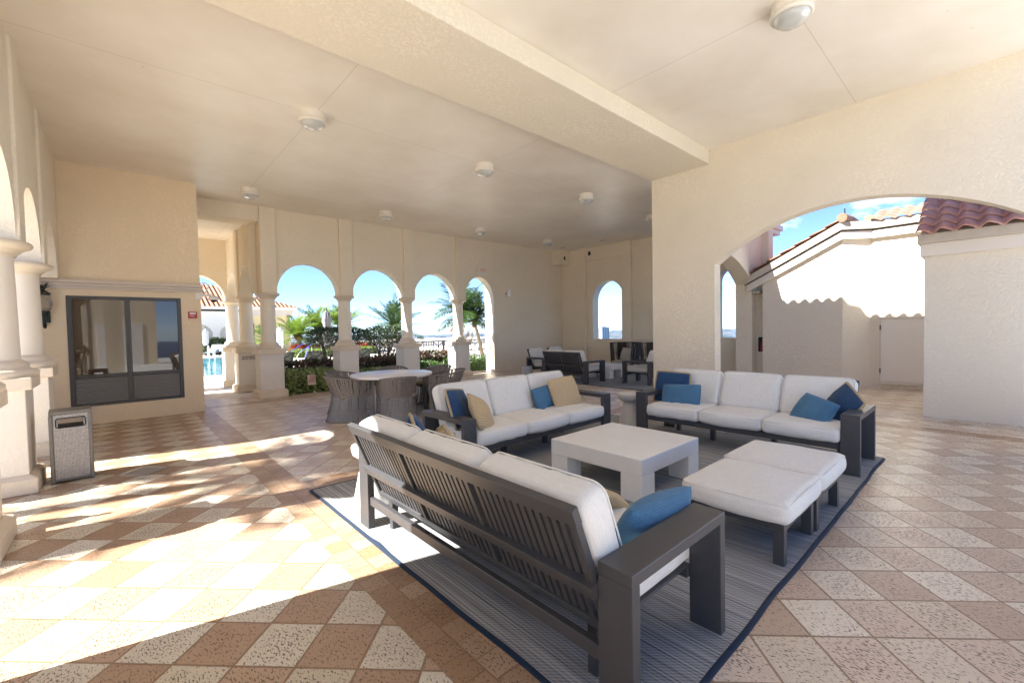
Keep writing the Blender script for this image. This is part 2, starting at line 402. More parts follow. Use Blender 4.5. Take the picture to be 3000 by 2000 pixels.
    pit = ramp_(nt, math_(nt,'ADD',pn,math_(nt,'ADD',dens,math_(nt,'MULTIPLY',ramp_(nt,e,.02,.3),math_(nt,'MULTIPLY',rnd2,.055)))), .615, .65)
    base = mix_(nt, math_(nt,'MULTIPLY',pit,.85), base, mix_(nt,left,(.12,.05,.018),(.12,.07,.03)))
    far_lift = math_(nt,'MULTIPLY', ramp_(nt, Y, 4.7, 7.5), ramp_(nt, X, 1.3, 4.5))
    base = mix_(nt, math_(nt,'MULTIPLY',far_lift,.42), base, (.74,.67,.60))  # far bay tiles paled to make up for its weak light
    dirt = noise_(nt, v, .9, 4)
    base = mix_(nt, math_(nt,'MULTIPLY',ramp_(nt,dirt,.45,.8),.22), base, (.30,.20,.13))
    jc = mix_(nt, noise_(nt,v,1.7,2), (.14,.07,.03), (.36,.22,.12))
    base = mix_(nt, math_(nt,'MULTIPLY',joint,.85), base, jc)
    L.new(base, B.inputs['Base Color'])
    L.new(math_(nt,'ADD', .20, math_(nt,'MULTIPLY', cl, .34)), B.inputs['Roughness']); B.inputs['Specular IOR Level'].default_value=.55
    h = math_(nt,'SUBTRACT', math_(nt,'MULTIPLY',cl,.3), math_(nt,'ADD', joint, math_(nt,'MULTIPLY',pit,.8)))
    bump_(nt, h, B, .35, .006); return m
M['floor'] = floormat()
def deckmat():
    m, nt, N, L, B = nodes('pool deck pavers'); v = coords(nt, (1,1,1), (0,0,R(45)))
    b = N.new('ShaderNodeTexBrick'); b.inputs['Scale'].default_value=1; b.inputs['Brick Width'].default_value=.4; b.inputs['Row Height'].default_value=.4; b.inputs['Mortar Size'].default_value=.006
    b.inputs['Color1'].default_value=(.78,.73,.65,1); b.inputs['Color2'].default_value=(.73,.68,.60,1); b.inputs['Mortar'].default_value=(.3,.22,.15,1); L.new(v,b.inputs['Vector'])
    L.new(b.outputs['Color'],B.inputs['Base Color']); B.inputs['Roughness'].default_value=.7; return m
M['deck'] = deckmat()
def watermat(name, a, b, rough, scale, strength, dist=.05):
    m, nt, N, L, B = nodes(name); v = coords(nt)
    n = noise_(nt, v, scale*.35, 3); L.new(mix_(nt, ramp_(nt,n,.3,.7), a, b), B.inputs['Base Color'])
    B.inputs['Roughness'].default_value=rough; bump_(nt, noise_(nt, v, scale, 3), B, strength, dist); return m
M['pool'] = watermat('pool water', (.0,.10,.16), (.0,.24,.30), .06, 1.6, .5)
M['sea'] = watermat('sea', (.004,.03,.08), (.008,.045,.10), .45, .02, .2, 1)
def landmat():
    m, nt, N, L, B = nodes('far city land'); v = coords(nt)
    n1 = noise_(nt, v, .004, 4); vo = N.new('ShaderNodeTexVoronoi'); vo.inputs['Scale'].default_value=.028; L.new(v,vo.inputs['Vector'])
    c = mix_(nt, ramp_(nt,n1,.35,.65), (.008,.022,.03), (.02,.04,.045))  # haze blue put into the land colour, besides the haze volume
    spc = N.new('ShaderNodeSeparateColor'); L.new(vo.outputs['Color'], spc.inputs[0])
    L.new(mix_(nt, math_(nt,'GREATER_THAN',spc.outputs[0],.74), c, (.22,.23,.25)), B.inputs['Base Color']); B.inputs['Roughness'].default_value=.9; return m
M['land'] = landmat()
def glassmat(name, tint, rough=.02):
    m, nt, N, L, B = nodes(name)
    B.inputs['Base Color'].default_value=(*tint,1); B.inputs['Roughness'].default_value=rough; B.inputs['Specular IOR Level'].default_value=.8; B.inputs['IOR'].default_value=1.55
    return m
M['glass'] = glassmat('tinted window glass', (.05,.030,.017))
def lensmat():
    m, nt, N, L, B = nodes('frosted lens'); B.inputs['Base Color'].default_value=(.62,.64,.62,1); B.inputs['Roughness'].default_value=.22
    try: B.inputs['Transmission Weight'].default_value=.25
    except Exception: pass
    bump_(nt, noise_(nt, coords(nt), 60, 2), B, .3, .004); return m
M['lens'] = lensmat()
def globemat():
    m, nt, N, L, B = nodes('seeded glass'); B.inputs['Base Color'].default_value=(.9,.93,.92,1); B.inputs['Roughness'].default_value=.08
    B.inputs['Transmission Weight'].default_value=.9; B.inputs['IOR'].default_value=1.35
    w = N.new('ShaderNodeTexWave'); w.bands_direction='DIAGONAL'; w.inputs['Scale'].default_value=14; w.inputs['Distortion'].default_value=2; L.new(coords(nt), w.inputs[0])
    bump_(nt, w.outputs['Fac'], B, .8, .01); return m
M['globe'] = globemat()

M['bounce_floor'] = simple('pale bounce floor', (.66,.64,.60), .7, var=.08, scale=3)
# ------------------------------------------------------------------ arched wall
def arch_wall(axis, t0, t1, zt, segs, n=28):
    """wall running along axis ('x' or 'y') between t0..t1 in thickness; segs: ('s',a,b,zb) solid, ('a',a,b,zspring,rise,sill) arch"""
    m = MB()
    def P(s, t, z): return (s,t,z) if axis == 'x' else (t,s,z)
    def quad(pts): m.add(pts, [tuple(range(len(pts)))])
    def slab(a, b, z0, z1, ends=True):
        if axis == 'x': m.box(a,t0,z0,b,t1,z1)
        else: m.box(t0,a,z0,t1,b,z1)
    for sg in segs:
        if sg[0] == 's': _, a, b, zb = sg; slab(a,b,zb,zt)
        else:
            _, a, b, zs, rise, sill = sg; c = (a+b)/2; h = (b-a)/2
            def za(s):
                d = s-c
                if rise >= h*.97: return zs + rise*math.sqrt(max(0,1-(d/h)**2))
                Rr = (h*h+rise*rise)/(2*rise); return zs + rise - Rr + math.sqrt(max(0,Rr*Rr-d*d))
            ss = [c - h*math.cos(PI*i/n) for i in range(n+1)]
            for i in range(n):
                s0, s1 = ss[i], ss[i+1]; z0, z1 = za(s0), za(s1)
                for t in (t0,t1): quad([P(s0,t,z0),P(s1,t,z1),P(s1,t,zt),P(s0,t,zt)])
                m.add([P(s0,t0,z0),P(s1,t0,z1),P(s1,t1,z1),P(s0,t1,z0)], [(0,1,2,3)])
                quad([P(s0,t0,zt),P(s1,t0,zt),P(s1,t1,zt),P(s0,t1,zt)])
            if sill: slab(a,b,0,sill)
    return m
def fixnormals(o):
    bm = bmesh.new(); bm.from_mesh(o.data); bmesh.ops.remove_doubles(bm, verts=bm.verts, dist=1e-5); bmesh.ops.recalc_face_normals(bm, faces=bm.faces); bm.to_mesh(o.data); bm.free(); return o

# ------------------------------------------------------------------ text
def lettering(name, txt, size, loc, rot, material, parent, sx=1, bold=0):
    cu = bpy.data.curves.new(name, 'FONT'); cu.body = txt; cu.size = size; cu.align_x = 'CENTER'; cu.align_y = 'CENTER'; cu.extrude = .0012; cu.offset = bold
    ob = bpy.data.objects.new(name+'_tmp', cu); col.objects.link(ob)
    bpy.context.view_layer.update()
    me = bpy.data.meshes.new_from_object(ob.evaluated_get(bpy.context.evaluated_depsgraph_get()))
    bpy.data.objects.remove(ob); me.name = name
    o = bpy.data.objects.new(name, me); col.objects.link(o); me.materials.clear(); me.materials.append(material)
    o.location = Vector(loc) - parent_loc(parent); o.rotation_euler = rot; o.scale = (sx,1,1); o.parent = parent; return o

# ------------------------------------------------------------------ the pavilion
CEIL = 4.40
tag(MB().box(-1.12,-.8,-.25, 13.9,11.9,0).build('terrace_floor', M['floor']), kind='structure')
tag(MB().box(-1.12,-16,-.25,13.9,-.8,0).build('rear_bounce_floor', M['bounce_floor']), kind='structure')  # unseen pale floor left roofless, added to bounce sunlight into the room
tag(MB().box(-1.4,-.5,CEIL, 7.62,11.9,CEIL+.35).box(7.62,4.27,CEIL,13.4,11.9,CEIL+.35).build('ceiling', M['ceiling']), kind='structure')
tag(MB().box(-.78,3.21,4.16,7.388,4.27,CEIL+.002).build('ceiling_beam', M['wall_fine'], bevel=.012), kind='structure')

# pool side arcade: columns at AX, wall front at y=11.36
AX = [2.60,4.41,6.23,8.04]; AY0, AY1 = 11.36, 11.68; ZS = 2.44
segs = []
for i, x in enumerate(AX):
    segs.append(('s',x-.17,x+.17,ZS))
    b = AX[i+1]-.17 if i < 3 else 9.40
    segs.append(('a',x+.17,b,ZS,.75 if i<3 else .76,None))
w = thing('arcade_wall','cream stucco wall of four round arches carried on columns before the pool garden','wall',(5.5,11.36,0))
fixnormals(arch_wall('x',AY0,AY1,CEIL+.01,segs).build('wall', M['wall'], w))
for x in AX: MB().box(x-.165,AY0-.085,ZS+.002,x+.165,AY0+.01,CEIL+.005).build('pilaster', M['wall'], w, bevel=.012)

def column(name, label, x, y, group, disc=False, ped='pedestal', fat=1.0):
    t = thing(name, label, 'column', (x,y,0), 0, group)
    MB().box(x-.31,y-.31,0,x+.31,y+.31,.15).taper(x,y,.15,.18,.62,.62,.52,.52).build('plinth', M['coral'], t, bevel=.012)
    MB().box(x-.25,y-.25,.178,x+.25,y+.25,1.0).build('pedestal', M[ped], t, bevel=.008)
    MB().box(x-.30,y-.30,1.0,x+.30,y+.30,1.12).build('pedestal_cap', M['coral'], t, bevel=.012)
    MB().lathe([(r_*fat,z_) for r_,z_ in [(.25,1.12),(.262,1.14),(.262,1.17),(.245,1.19),(.215,1.2),(.205,1.215),(.21,1.235),(.195,1.26),(.168,1.285)]],(x,y,0),40).build('column_base', M['coral'], t)
    MB().lathe([(r_*fat,z_) for r_,z_ in [(.163,1.28),(.160,1.6),(.152,2.31)]],(x,y,0),40).build('shaft', M['shaft'], t)
    MB().lathe([(r_*fat,z_) for r_,z_ in [(.165,2.295),(.172,2.31),(.172,2.325),(.19,2.335),(.20,2.355),(.225,2.375),(.252,2.39),(.262,2.41),(.255,2.435),(.235,2.445)]],(x,y,0),40).build('capital', M['coral'], t)
    if disc: MB().lathe([(.062,0),(.062,.012),(.05,.02)],(0,0,0),24).build('round_cover', M['shaft'], t, world=False)
    return t
names = ['first round column of the arcade, at the corner beside the passage','second arcade column, a dark trimmed tree growing behind its left side','third arcade column from the left, behind the right side of the dining table','fourth arcade column, below the exit sign, with a sun streak on its shaft']
for i, x in enumerate(AX):
    c = column('arcade_column', names[i], x, 11.52, 'columns of the pool side arcade', i in (0,3))
    if i in (0,3):
        d = [o for o in c.children if o.name.startswith('round_cover')][0]
        d.rotation_euler = (R(90),0,0) ; d.location = (.0,-.15,2.08)
# passage row going away from the corner column
PR = [13.15,14.85]
column('arcade_column','passage column with the pet sign on its pedestal, behind the corner column',2.45,PR[0],'columns of the passage')
column('arcade_column','farthest passage column, nearest the blue pool',2.42,PR[1],'columns of the passage')
w = thing('passage_wall','shaded stucco arcade wall of the passage running back from the corner column','wall',(2.44,13,0))
fixnormals(arch_wall('y',2.30,2.60,4.5,[('s',11.69,11.73,ZS),('a',11.73,PR[0]-.17,ZS,.72,None),('s',PR[0]-.17,PR[0]+.17,ZS),('a',PR[0]+.17,PR[1]-.17,ZS,.70,None),('s',PR[1]-.17,PR[1]+.17,ZS)]).build('wall', M['wall'], w))
MB().box(2.255,PR[0]-.165,ZS+.002,2.31,PR[0]+.165,4.15).build('pilaster', M['wall'], w, bevel=.01)
w = thing('passage_end_wall','mauve shaded stucco end wall of the passage with one arch open to the pool','wall',(1.5,14.85,0))
fixnormals(arch_wall('x',14.69,15.0,4.5,[('s',-2,.85,0),('a',.85,2.25,ZS,.70,None),('s',2.25,2.299,ZS)]).build('wall', M['wall'], w))
tag(MB().box(-1.5,11.9,4.15,2.85,15.05,4.55).build('passage_ceiling', M['ceiling']), kind='structure')
tag(MB().box(1.172,11.30,4.06,2.43,11.9,CEIL+.003).build('passage_beam', M['wall'], bevel=.012), kind='structure')

# far end wall with the exit arch on its left, then the window wall
w = thing('solid_wall','plain cream stucco wall right of the exit arch, with a small white lamp','wall',(11,11.4,0))
MB().box(9.40,11.36,0,13.0,11.83,CEIL+.01).build('wall', M['wall'], w)
w = thing('window_wall','cream stucco end wall with an arched opening that looks at a white tower','wall',(13.1,8,0))
XW = 13.0
fixnormals(arch_wall('y',XW,XW+.35,CEIL+.01,[('s',9.98,11.36,0),('a',8.62,9.98,2.42,.72,1.05),('s',7.4,8.62,0),('a',5.65,7.4,2.9,.87,None),('s',5.45,5.65,0),('a',4.75,5.45,2.75,.36,1.1),('s',4.1,4.75,0)]).build('wall', M['wall'], w))  # full height middle arch is unseen, added to let in more skylight
MB().box(XW-.13,10.22,0,XW+.01,11.358,CEIL+.005).box(XW-.13,8.28,0,XW+.01,8.64,CEIL+.005).build('pilaster', M['wall'], w, bevel=.012)
MB().box(XW-.08,8.64,3.93,XW+.01,10.22,CEIL+.004).build('lintel_band', M['wall'], w, bevel=.012)
MB().box(XW-.06,6.2,1.02,XW+.01,8.28,1.08).build('ledge', M['wall_fine'], w, bevel=.01)
MB().box(12.3,10.95,3.86,12.90,11.358,CEIL+.003).build('corner_box', M['wall'], w, bevel=.012)
MB().box(12.55,10.935,4.05,12.63,10.955,4.17).box(XW-.095,9.98,4.12,XW-.07,10.08,4.26).build('recessed_lamp', M['black'], w)

# right wall with the wide segmental arch
w = thing('wide_arch_wall','big cream stucco wall on the right with a wide low arch','wall',(7.5,1.4,0))
fixnormals(arch_wall('y',7.39,7.615,CEIL+.01,[('s',3.145,4.28,0),('a',-.40,3.145,2.50,.655,None),('s',-.75,-.40,0)],44).build('wall', M['wall'], w))
w = thing('court_side_wall','stucco wall of the courtyard passage with a wide arch, seen through the big arch','wall',(10.5,4.4,0))
fixnormals(arch_wall('x',4.275,4.68,4.0,[('s',8.32,8.76,0),('a',8.76,12.30,2.55,.63,None),('s',12.30,13.86,2.55)],44).build('wall', M['wall'], w))
MB().box(12.30,4.276,0,12.62,4.68,2.549).build('pier', M['wall'], w)
MB().box(8.30,4.12,3.98,14.02,4.70,4.10).box(8.30,4.06,4.10,14.08,4.70,4.24).build('cornice', M['trim'], w, bevel=.015)
MB().box(12.30,4.10,2.28,12.95,4.27,2.34).build('ledge', M['fascia'], w)

# left arcade
LX0, LX1 = -1.12, -.72
LC = [4.71,6.49,8.28]
w = thing('left_arcade_wall','stucco arcade wall down the left edge, letting the sun in through its arches','wall',(-.95,7,0))
sg = [('s',-.5,-.3,0),('a',-.3,.5,3.9,.25,None),('s',.5,2.955,0),('a',2.955,LC[0]-.17,ZS,.75,None)]  # tall first arch is out of view, added for bounce light
for i, y in enumerate(LC):
    sg.append(('s',y-.17,y+.17,ZS))
    if i < 2: sg.append(('a',y+.17,LC[i+1]-.17,ZS,.75,None))
sg += [('a',LC[2]+.17,9.98,ZS,.75,None),('s',9.98,10.30,ZS)]
fixnormals(arch_wall('y',LX0,LX1,CEIL+.01,sg).build('wall', M['wall_fine'], w))
for y in LC: MB().box(LX1-.01,y-.165,ZS+.002,LX1+.03,y+.165,CEIL+.005).build('pilaster', M['wall_fine'], w, bevel=.012)
for y, lb in zip(LC, ['nearest left column, only its stepped plinth showing at the left edge','left column beside the metal bin, its capital cut by the picture edge','left column half hidden behind the bin column, in front of the wall lantern']):
    column('arcade_column', lb, -.955, y, 'columns of the left arcade', False, 'ped_cream', 1.26)

# utility block with the louvred window
BY = 10.32
b = thing('utility_block','peach stucco block with a dark two pane window and louvres','utility room',(0,BY,0))
m = MB()
m.box(-1.9,BY,0,-.665,BY+3.2,CEIL+.01).box(.86,BY,0,1.17,BY+3.2,CEIL+.01).box(-.665,BY,0,.86,BY+3.2,.31).box(-.665,BY,2.19,.86,BY+3.2,CEIL+.01)
m.build('wall', M['block'], b, bevel=0)
MB().prism([(BY-.01,2.30),(BY-.05,2.30),(BY-.055,2.345),(BY-.085,2.35),(BY-.09,2.39),(BY-.12,2.40),(BY-.12,2.45),(BY-.01,2.45)],'x',-.95,1.20).build('cornice', M['cornice'], b)
fr = MB()
for x0,x1 in ((-.665,-.60),(.80,.86),(.06,.135)): fr.box(x0,BY-.012,.31,x1,BY+.06,2.19)
for z0,z1 in ((.31,.36),(2.135,2.19),(.79,.85)): fr.box(-.60,BY-.010,z0,.06,BY+.06,z1).box(.135,BY-.010,z0,.80,BY+.06,z1)
f = fr.build('window_frame', M['bronze'], b, bevel=.004)
for x0,x1 in ((-.60,.06),(.135,.80)):
    MB().box(x0,BY+.025,.85,x1,BY+.035,2.135).build('pane', M['glass'], f)
    lv = MB().box(x0,BY+.055,.36,x1,BY+.06,.79)
    for k in range(11):
        z = .37+k*.0385; lv.prism([(BY+.002,z),(BY+.002,z+.016),(BY+.03,z+.034),(BY+.03,z+.018)],'x',x0+.005,x1-.005)
    lv.build('louvre', M['louvre'], f)
# wall lantern
l = thing('wall_lantern','dark iron wall lantern with a clear pineapple globe left of the window','lantern',(-.905,BY,1.6))
MB().box(-.965,BY-.03,1.74,-.845,BY-.002,1.93).tube([(-.905,BY-.03,1.72),(-.905,BY-.10,1.66),(-.905,BY-.17,1.68),(-.905,BY-.20,1.76),(-.905,BY-.19,1.86)],[.018,.02,.022,.02,.018]).lathe([(.05,0),(.06,.02),(.075,.05),(.07,.07)],(-.905,BY-.19,1.85),20).build('bracket', M['iron'], l)
MB().lathe([(.06,0),(.085,.03),(.105,.09),(.108,.15),(.095,.22),(.07,.27)],(-.905,BY-.19,1.91),24).build('globe', M['globe'], l)
cr = MB().lathe([(.085,0),(.09,.02),(.06,.05),(.045,.07)],(-.905,BY-.19,2.175),20)
for k in range(16):
    a = k*2.4; rr = .05+.07*(k%4)/3; h = .16-.05*(k%4)/3
    cr.tube([(-.905,BY-.19,2.22),(-.905+.03*math.cos(a),BY-.19+.03*math.sin(a),2.22+h*.6),(-.905+rr*math.cos(a),BY-.19+rr*math.sin(a),2.22+h)],[.016,.012,.002],5)
cr.build('leaf_finial', M['iron'], l)
# camera, alarm, exit sign, lamp
c = thing('security_camera','white dome security camera on an arm at the block corner','security camera',(1.17,BY,2.3))
MB().box(1.085,BY-.025,2.18,1.20,BY-.002,2.31).obox((1.17,BY-.03,2.25),(1.33,BY-.12,2.26),.05,.05).build('bracket', M['white_paint'], c, bevel=.006)
MB().lathe([(.085,0),(.09,.03),(.07,.07),(.03,.09)],(1.36,BY-.14,2.16),24).build('dome_housing', M['white_paint'], c)
MB().lathe([(.015,0),(.045,.012),(.06,.04)],(1.36,BY-.14,2.12),20).build('dome', M['black'], c)
MB().tube([(1.24,BY-.04,2.29),(1.30,BY-.05,2.44),(1.24,BY-.03,2.50),(1.17,BY-.02,2.48)],.012,8).build('cable', M['white_paint'], c)
a = thing('fire_alarm','small red fire alarm on the wall right of the dark window','fire alarm',(1.03,BY,1.87))
MB().box(.965,BY-.045,1.81,1.10,BY-.002,1.935).build('body', M['red'], a, bevel=.008)
MB().box(.985,BY-.055,1.885,1.08,BY-.044,1.92).build('strobe', M['white_paint'], a, bevel=.004)
lettering('lettering','FIRE',.034,(1.03,BY-.0465,1.852),(R(90),0,0),M['white_paint'],a)
e = thing('exit_sign','yellowed exit sign with orange letters above the fourth arch','exit sign',(8.87,11.3,3.27))
MB().box(8.68,11.25,3.27,9.06,11.358,3.56).build('housing', M['fixture'], e, bevel=.008)
MB().box(8.715,11.243,3.305,9.025,11.252,3.525).build('face', M['sign_white'], e)
lettering('lettering','<EXIT',.135,(8.87,11.240,3.41),(R(90),0,0),M['orange_ink'],e,.8,.002)
s = thing('wall_lamp','small white cylinder lamp on the plain stucco wall','wall lamp',(10.0,11.3,2.6))
MB().obox((9.93,11.36,2.70),(9.95,11.29,2.70),.05,.05).build('arm', M['steel'], s)
MB().lathe([(.075,0),(.08,.02),(.08,.21),(.07,.23)],(10.02,11.26,2.60),24).build('shade', M['white_paint'], s)
d = thing('round_wall_cover','half round stone cover on the edge of the exit arch','wall cover',(9.4,11.6,.98))
MB().lathe([(.15,0),(.15,.025),(.13,.035)],(0,0,0),28).build('disc', M['coral'], d, world=False); d.rotation_euler = (0,R(-90),0)

# ceiling lights
def ceiling_light(label, x, y, z=CEIL):
    t = thing('ceiling_light', label, 'ceiling light', (x,y,z), 0, 'round ceiling lights')
    MB().lathe([(.165,-.001),(.165,-.075),(.160,-.085),(.172,-.09),(.172,-.118),(.155,-.128),(.145,-.122)],(0,0,0),40).build('housing', M['fixture'], t, world=False)
    MB().lathe([(.146,-.118),(.138,-.150),(.105,-.178),(.05,-.192),(.01,-.195)],(0,0,0),36).build('lens', M['lens'], t, world=False)
    return t
L0 = ceiling_light('large ceiling light near the top right corner, over the ottomans', 4.64,1.27)
for x,y,lb in [(2.0,6.12,'largest ceiling light on the left half, nearest the left arcade'),(4.9,6.10,'ceiling light in the middle, just left of the beam'),(7.72,6.06,'ceiling light right of the middle one, before the big arch wall'),(10.5,6.08,'ceiling light half hidden behind the edge of the big arch wall'),
    (2.03,10.07,'ceiling light over the passage entrance at left'),(4.92,10.02,'ceiling light above the second arcade column'),(7.80,9.98,'ceiling light above the exit sign'),(10.65,9.97,'farthest ceiling light, by the corner box')]:
    dup(L0,(x,y,CEIL),0,lb)

for lb, x, y in (('small dark ceiling slot near the window pilaster',12.2,8.9),('small dark ceiling slot by the corner box',12.1,10.6)):
    t = thing('ceiling_slot',lb,'ceiling vent',(x,y,CEIL)); MB().box(x-.02,y-.11,CEIL-.004,x+.02,y+.11,CEIL-.0005).build('slot', M['black'], t)
# ------------------------------------------------------------------ roof above (casts the tiled eave shadow on the courtyard walls)
def wavy_roof(m, o, along, up, nal, width, nup, row, amp=.035, pitch=.235):
    """barrel tile surface: o origin, along unit vector of the eave, up unit vector up the slope"""
    o = Vector(o); A = Vector(along); U = Vector(up); Nn = A.cross(U).normalized()
    if Nn.z < 0: Nn = -Nn
    step = pitch/8; na = int(width/step)
    for j in range(nup):
        vs = []; fs = []
        for i in range(na+1):
            s = i*step; h = amp*(math.sin(2*PI*s/pitch)+ .25*math.sin(4*PI*s/pitch+.6))
            b = o + A*s + U*(j*row)
            vs += [b + Nn*(h+.055), b + U*(row*1.04) + Nn*(h+.022), b + Nn*(h+.030)]
        for i in range(na):
            k = i*3; fs += [(k,k+3,k+4,k+1),(k+2,k+5,k+3,k)]
        m.add(vs, fs, True)
    return m
r = thing('pavilion_roof','tiled roof above the pavilion, out of view, shading the court','roof',(4,0,4.75))
MB().box(7.30,-.5,4.752,7.60,4.62,6.0).box(-1.4,-.5,4.752,7.29,11.9,4.95).build('parapet', M['wall_fine'], r)
m = MB(); wavy_roof(m,(7.98,-.75,6.02),(0,1,0),(-.87,0,.5),0,5.35,5,.33); m.box(7.35,-.5,5.98,7.9,4.6,6.02); m.build('tiles', M['tile'], r)
MB().prism([(4.62,4.752),(4.62,6.1),(5.1,7.6),(7.4,7.6),(7.4,4.752)],'x',6.6,7.60).build('gable', M['wall_fine'], r)

# ------------------------------------------------------------------ courtyard buildings
h = thing('court_house','white stucco house across the courtyard with sloping orange tiled eave and a pale door','house',(12.6,2,0))
XD, XF = 12.30, 12.73
e0, e1 = (XD,2.355), (XF,1.925)
MB().prism([(4.02,0),(4.02,2.50),(2.355,3.37),(2.355,0)],'x',XD,XD+.3).prism([(XD,2.355),(XF,1.925),(XF+.3,1.925),(XF+.3,2.355)],'z',0,3.45).box(XF,1.925,0,XF+.3,-2,3.45).box(12.62,4.0,0,12.92,4.28,2.4).build('wall', M['white_wall'], h)
def rake(p0, p1, lo, hi, out):   # band along the sloping eave
    return [(p0[0],p0[1]+lo),(p0[0],p0[1]+hi),(p1[0],p1[1]+hi),(p1[0],p1[1]+lo)]
pA, pB = (4.36,2.33), (2.355,3.37)
MB().prism(rake(pA,pB,0,.17,0),'x',XD-.10,XD+.02).build('frieze', M['trim'], h)
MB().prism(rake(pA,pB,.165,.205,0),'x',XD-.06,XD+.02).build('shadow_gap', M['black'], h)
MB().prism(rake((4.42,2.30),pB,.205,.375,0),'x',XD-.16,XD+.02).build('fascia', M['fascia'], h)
def band(z0,z1,out,mat,name):
    k = out*.414
    MB().prism([(XD-out,2.355+k*0),(XF-out,1.925-k),(XF-out,-2),(XF+.02,-2),(XF+.02,1.935),(XD+.01,2.365)],'z',z0,z1).build(name, mat, h)
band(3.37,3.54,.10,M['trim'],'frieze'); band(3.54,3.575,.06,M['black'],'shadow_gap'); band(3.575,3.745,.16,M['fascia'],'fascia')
m = MB(); tl = math.hypot(pB[0]-4.46,1.05)
wavy_roof(m,(XD-.20,4.46,2.66),(1,0,0),Vector((0,-2.1,1.09)).normalized(),0,3.2,7,.345,.04)
m.build('roof', M['tile'], h)
MB().tube([(XD-.2,2.33,3.83),(XD+.6,2.33,3.9),(XD+2.5,2.33,3.9)],[.10,.10,.10],10).tube([(XF-.16,1.93,3.80),(XF+.8,1.93,3.80)],[.09,.09],10).build('ridge_tile', M['tile'], h)
m = MB(); wavy_roof(m,(XF-.2,1.90,3.72),(0,-1,0),(.87,0,.3),0,3.9,4,.345,.03); m.build('roof', M['tile'], h)
MB().tube([(XD+.3,2.36,3.85),(XD+.27,2.37,4.12)],.014,6).build('antenna', M['black'], h)
dr = MB().box(XF-.022,.7,.15,XF+.001,1.735,1.53).build('door', M['door'], h, bevel=.004)
MB().box(XF-.03,1.745,.09,XF+.002,1.80,1.59).box(XF-.03,.6,1.54,XF+.002,1.745,1.59).box(XF-.05,.6,.09,XF+.002,1.745,.138).build('door_frame', M['trim'], h, bevel=.004)
for z in (.33,1.30): MB().box(XF-.032,1.728,z,XF-.02,1.752,z+.11).build('hinge', M['bronze'], dr)
x = thing('extinguisher_cabinet','white framed cabinet with a red fire extinguisher in the recess by the white house','fire cabinet',(12.6,4.1,.9))
MB().box(12.585,4.03,.72,12.618,4.26,.75).box(12.585,4.03,1.14,12.618,4.26,1.17).box(12.585,4.03,.75,12.618,4.06,1.14).box(12.585,4.23,.75,12.618,4.26,1.14).build('frame', M['white_paint'], x, bevel=.004)
MB().box(12.612,4.06,.75,12.617,4.23,1.14).build('back_panel', M['black'], x)
MB().lathe([(.035,0),(.045,.01),(.045,.22),(.03,.26),(.015,.28),(.015,.32)],(12.60,4.12,.77),16).build('extinguisher', M['red'], x)
g = thing('tiled_annex','stucco annex block with a wavy clay tiled roof at the right edge','annex',(9.3,0,0))
MB().box(9.25,-3,0,11.6,.745,2.56).build('wall', M['white_wall'], g)
MB().box(9.17,-3,2.47,11.6,.785,2.66).build('frieze', M['trim'], g, bevel=.006)
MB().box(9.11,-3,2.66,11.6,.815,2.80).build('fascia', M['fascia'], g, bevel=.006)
m = MB(); wavy_roof(m,(9.06,.83,2.79),(0,-1,0),Vector((1.47,0,.86)).normalized(),0,3.8,7,.30,.036); m.build('roof', M['tile_pink'], g)
MB().prism([(9.12,2.80),(11.6,2.80),(11.6,4.2)],'y',-3,.78).build('gable', M['trim'], g)

# reflected side of the room, behind the camera
w = thing('rear_wall','stucco wall behind the viewer with a pale double door','wall',(0,-6,0))
MB().box(-1.12,-9.3,0,1.4,-9.02,3.4).build('wall', M['block'], w)
d = MB().box(-.9,-9.02,0,-.05,-8.98,2.1).box(0,-9.02,0,.85,-8.98,2.1).build('door', M['door'], w, bevel=.01)
w = thing('rear_pier','stucco pier behind the viewer that the dark window mirrors','wall',(-.2,-3,0))
MB().box(-.45,-2.0,0,.05,-1.5,CEIL).build('wall', M['wall'], w)

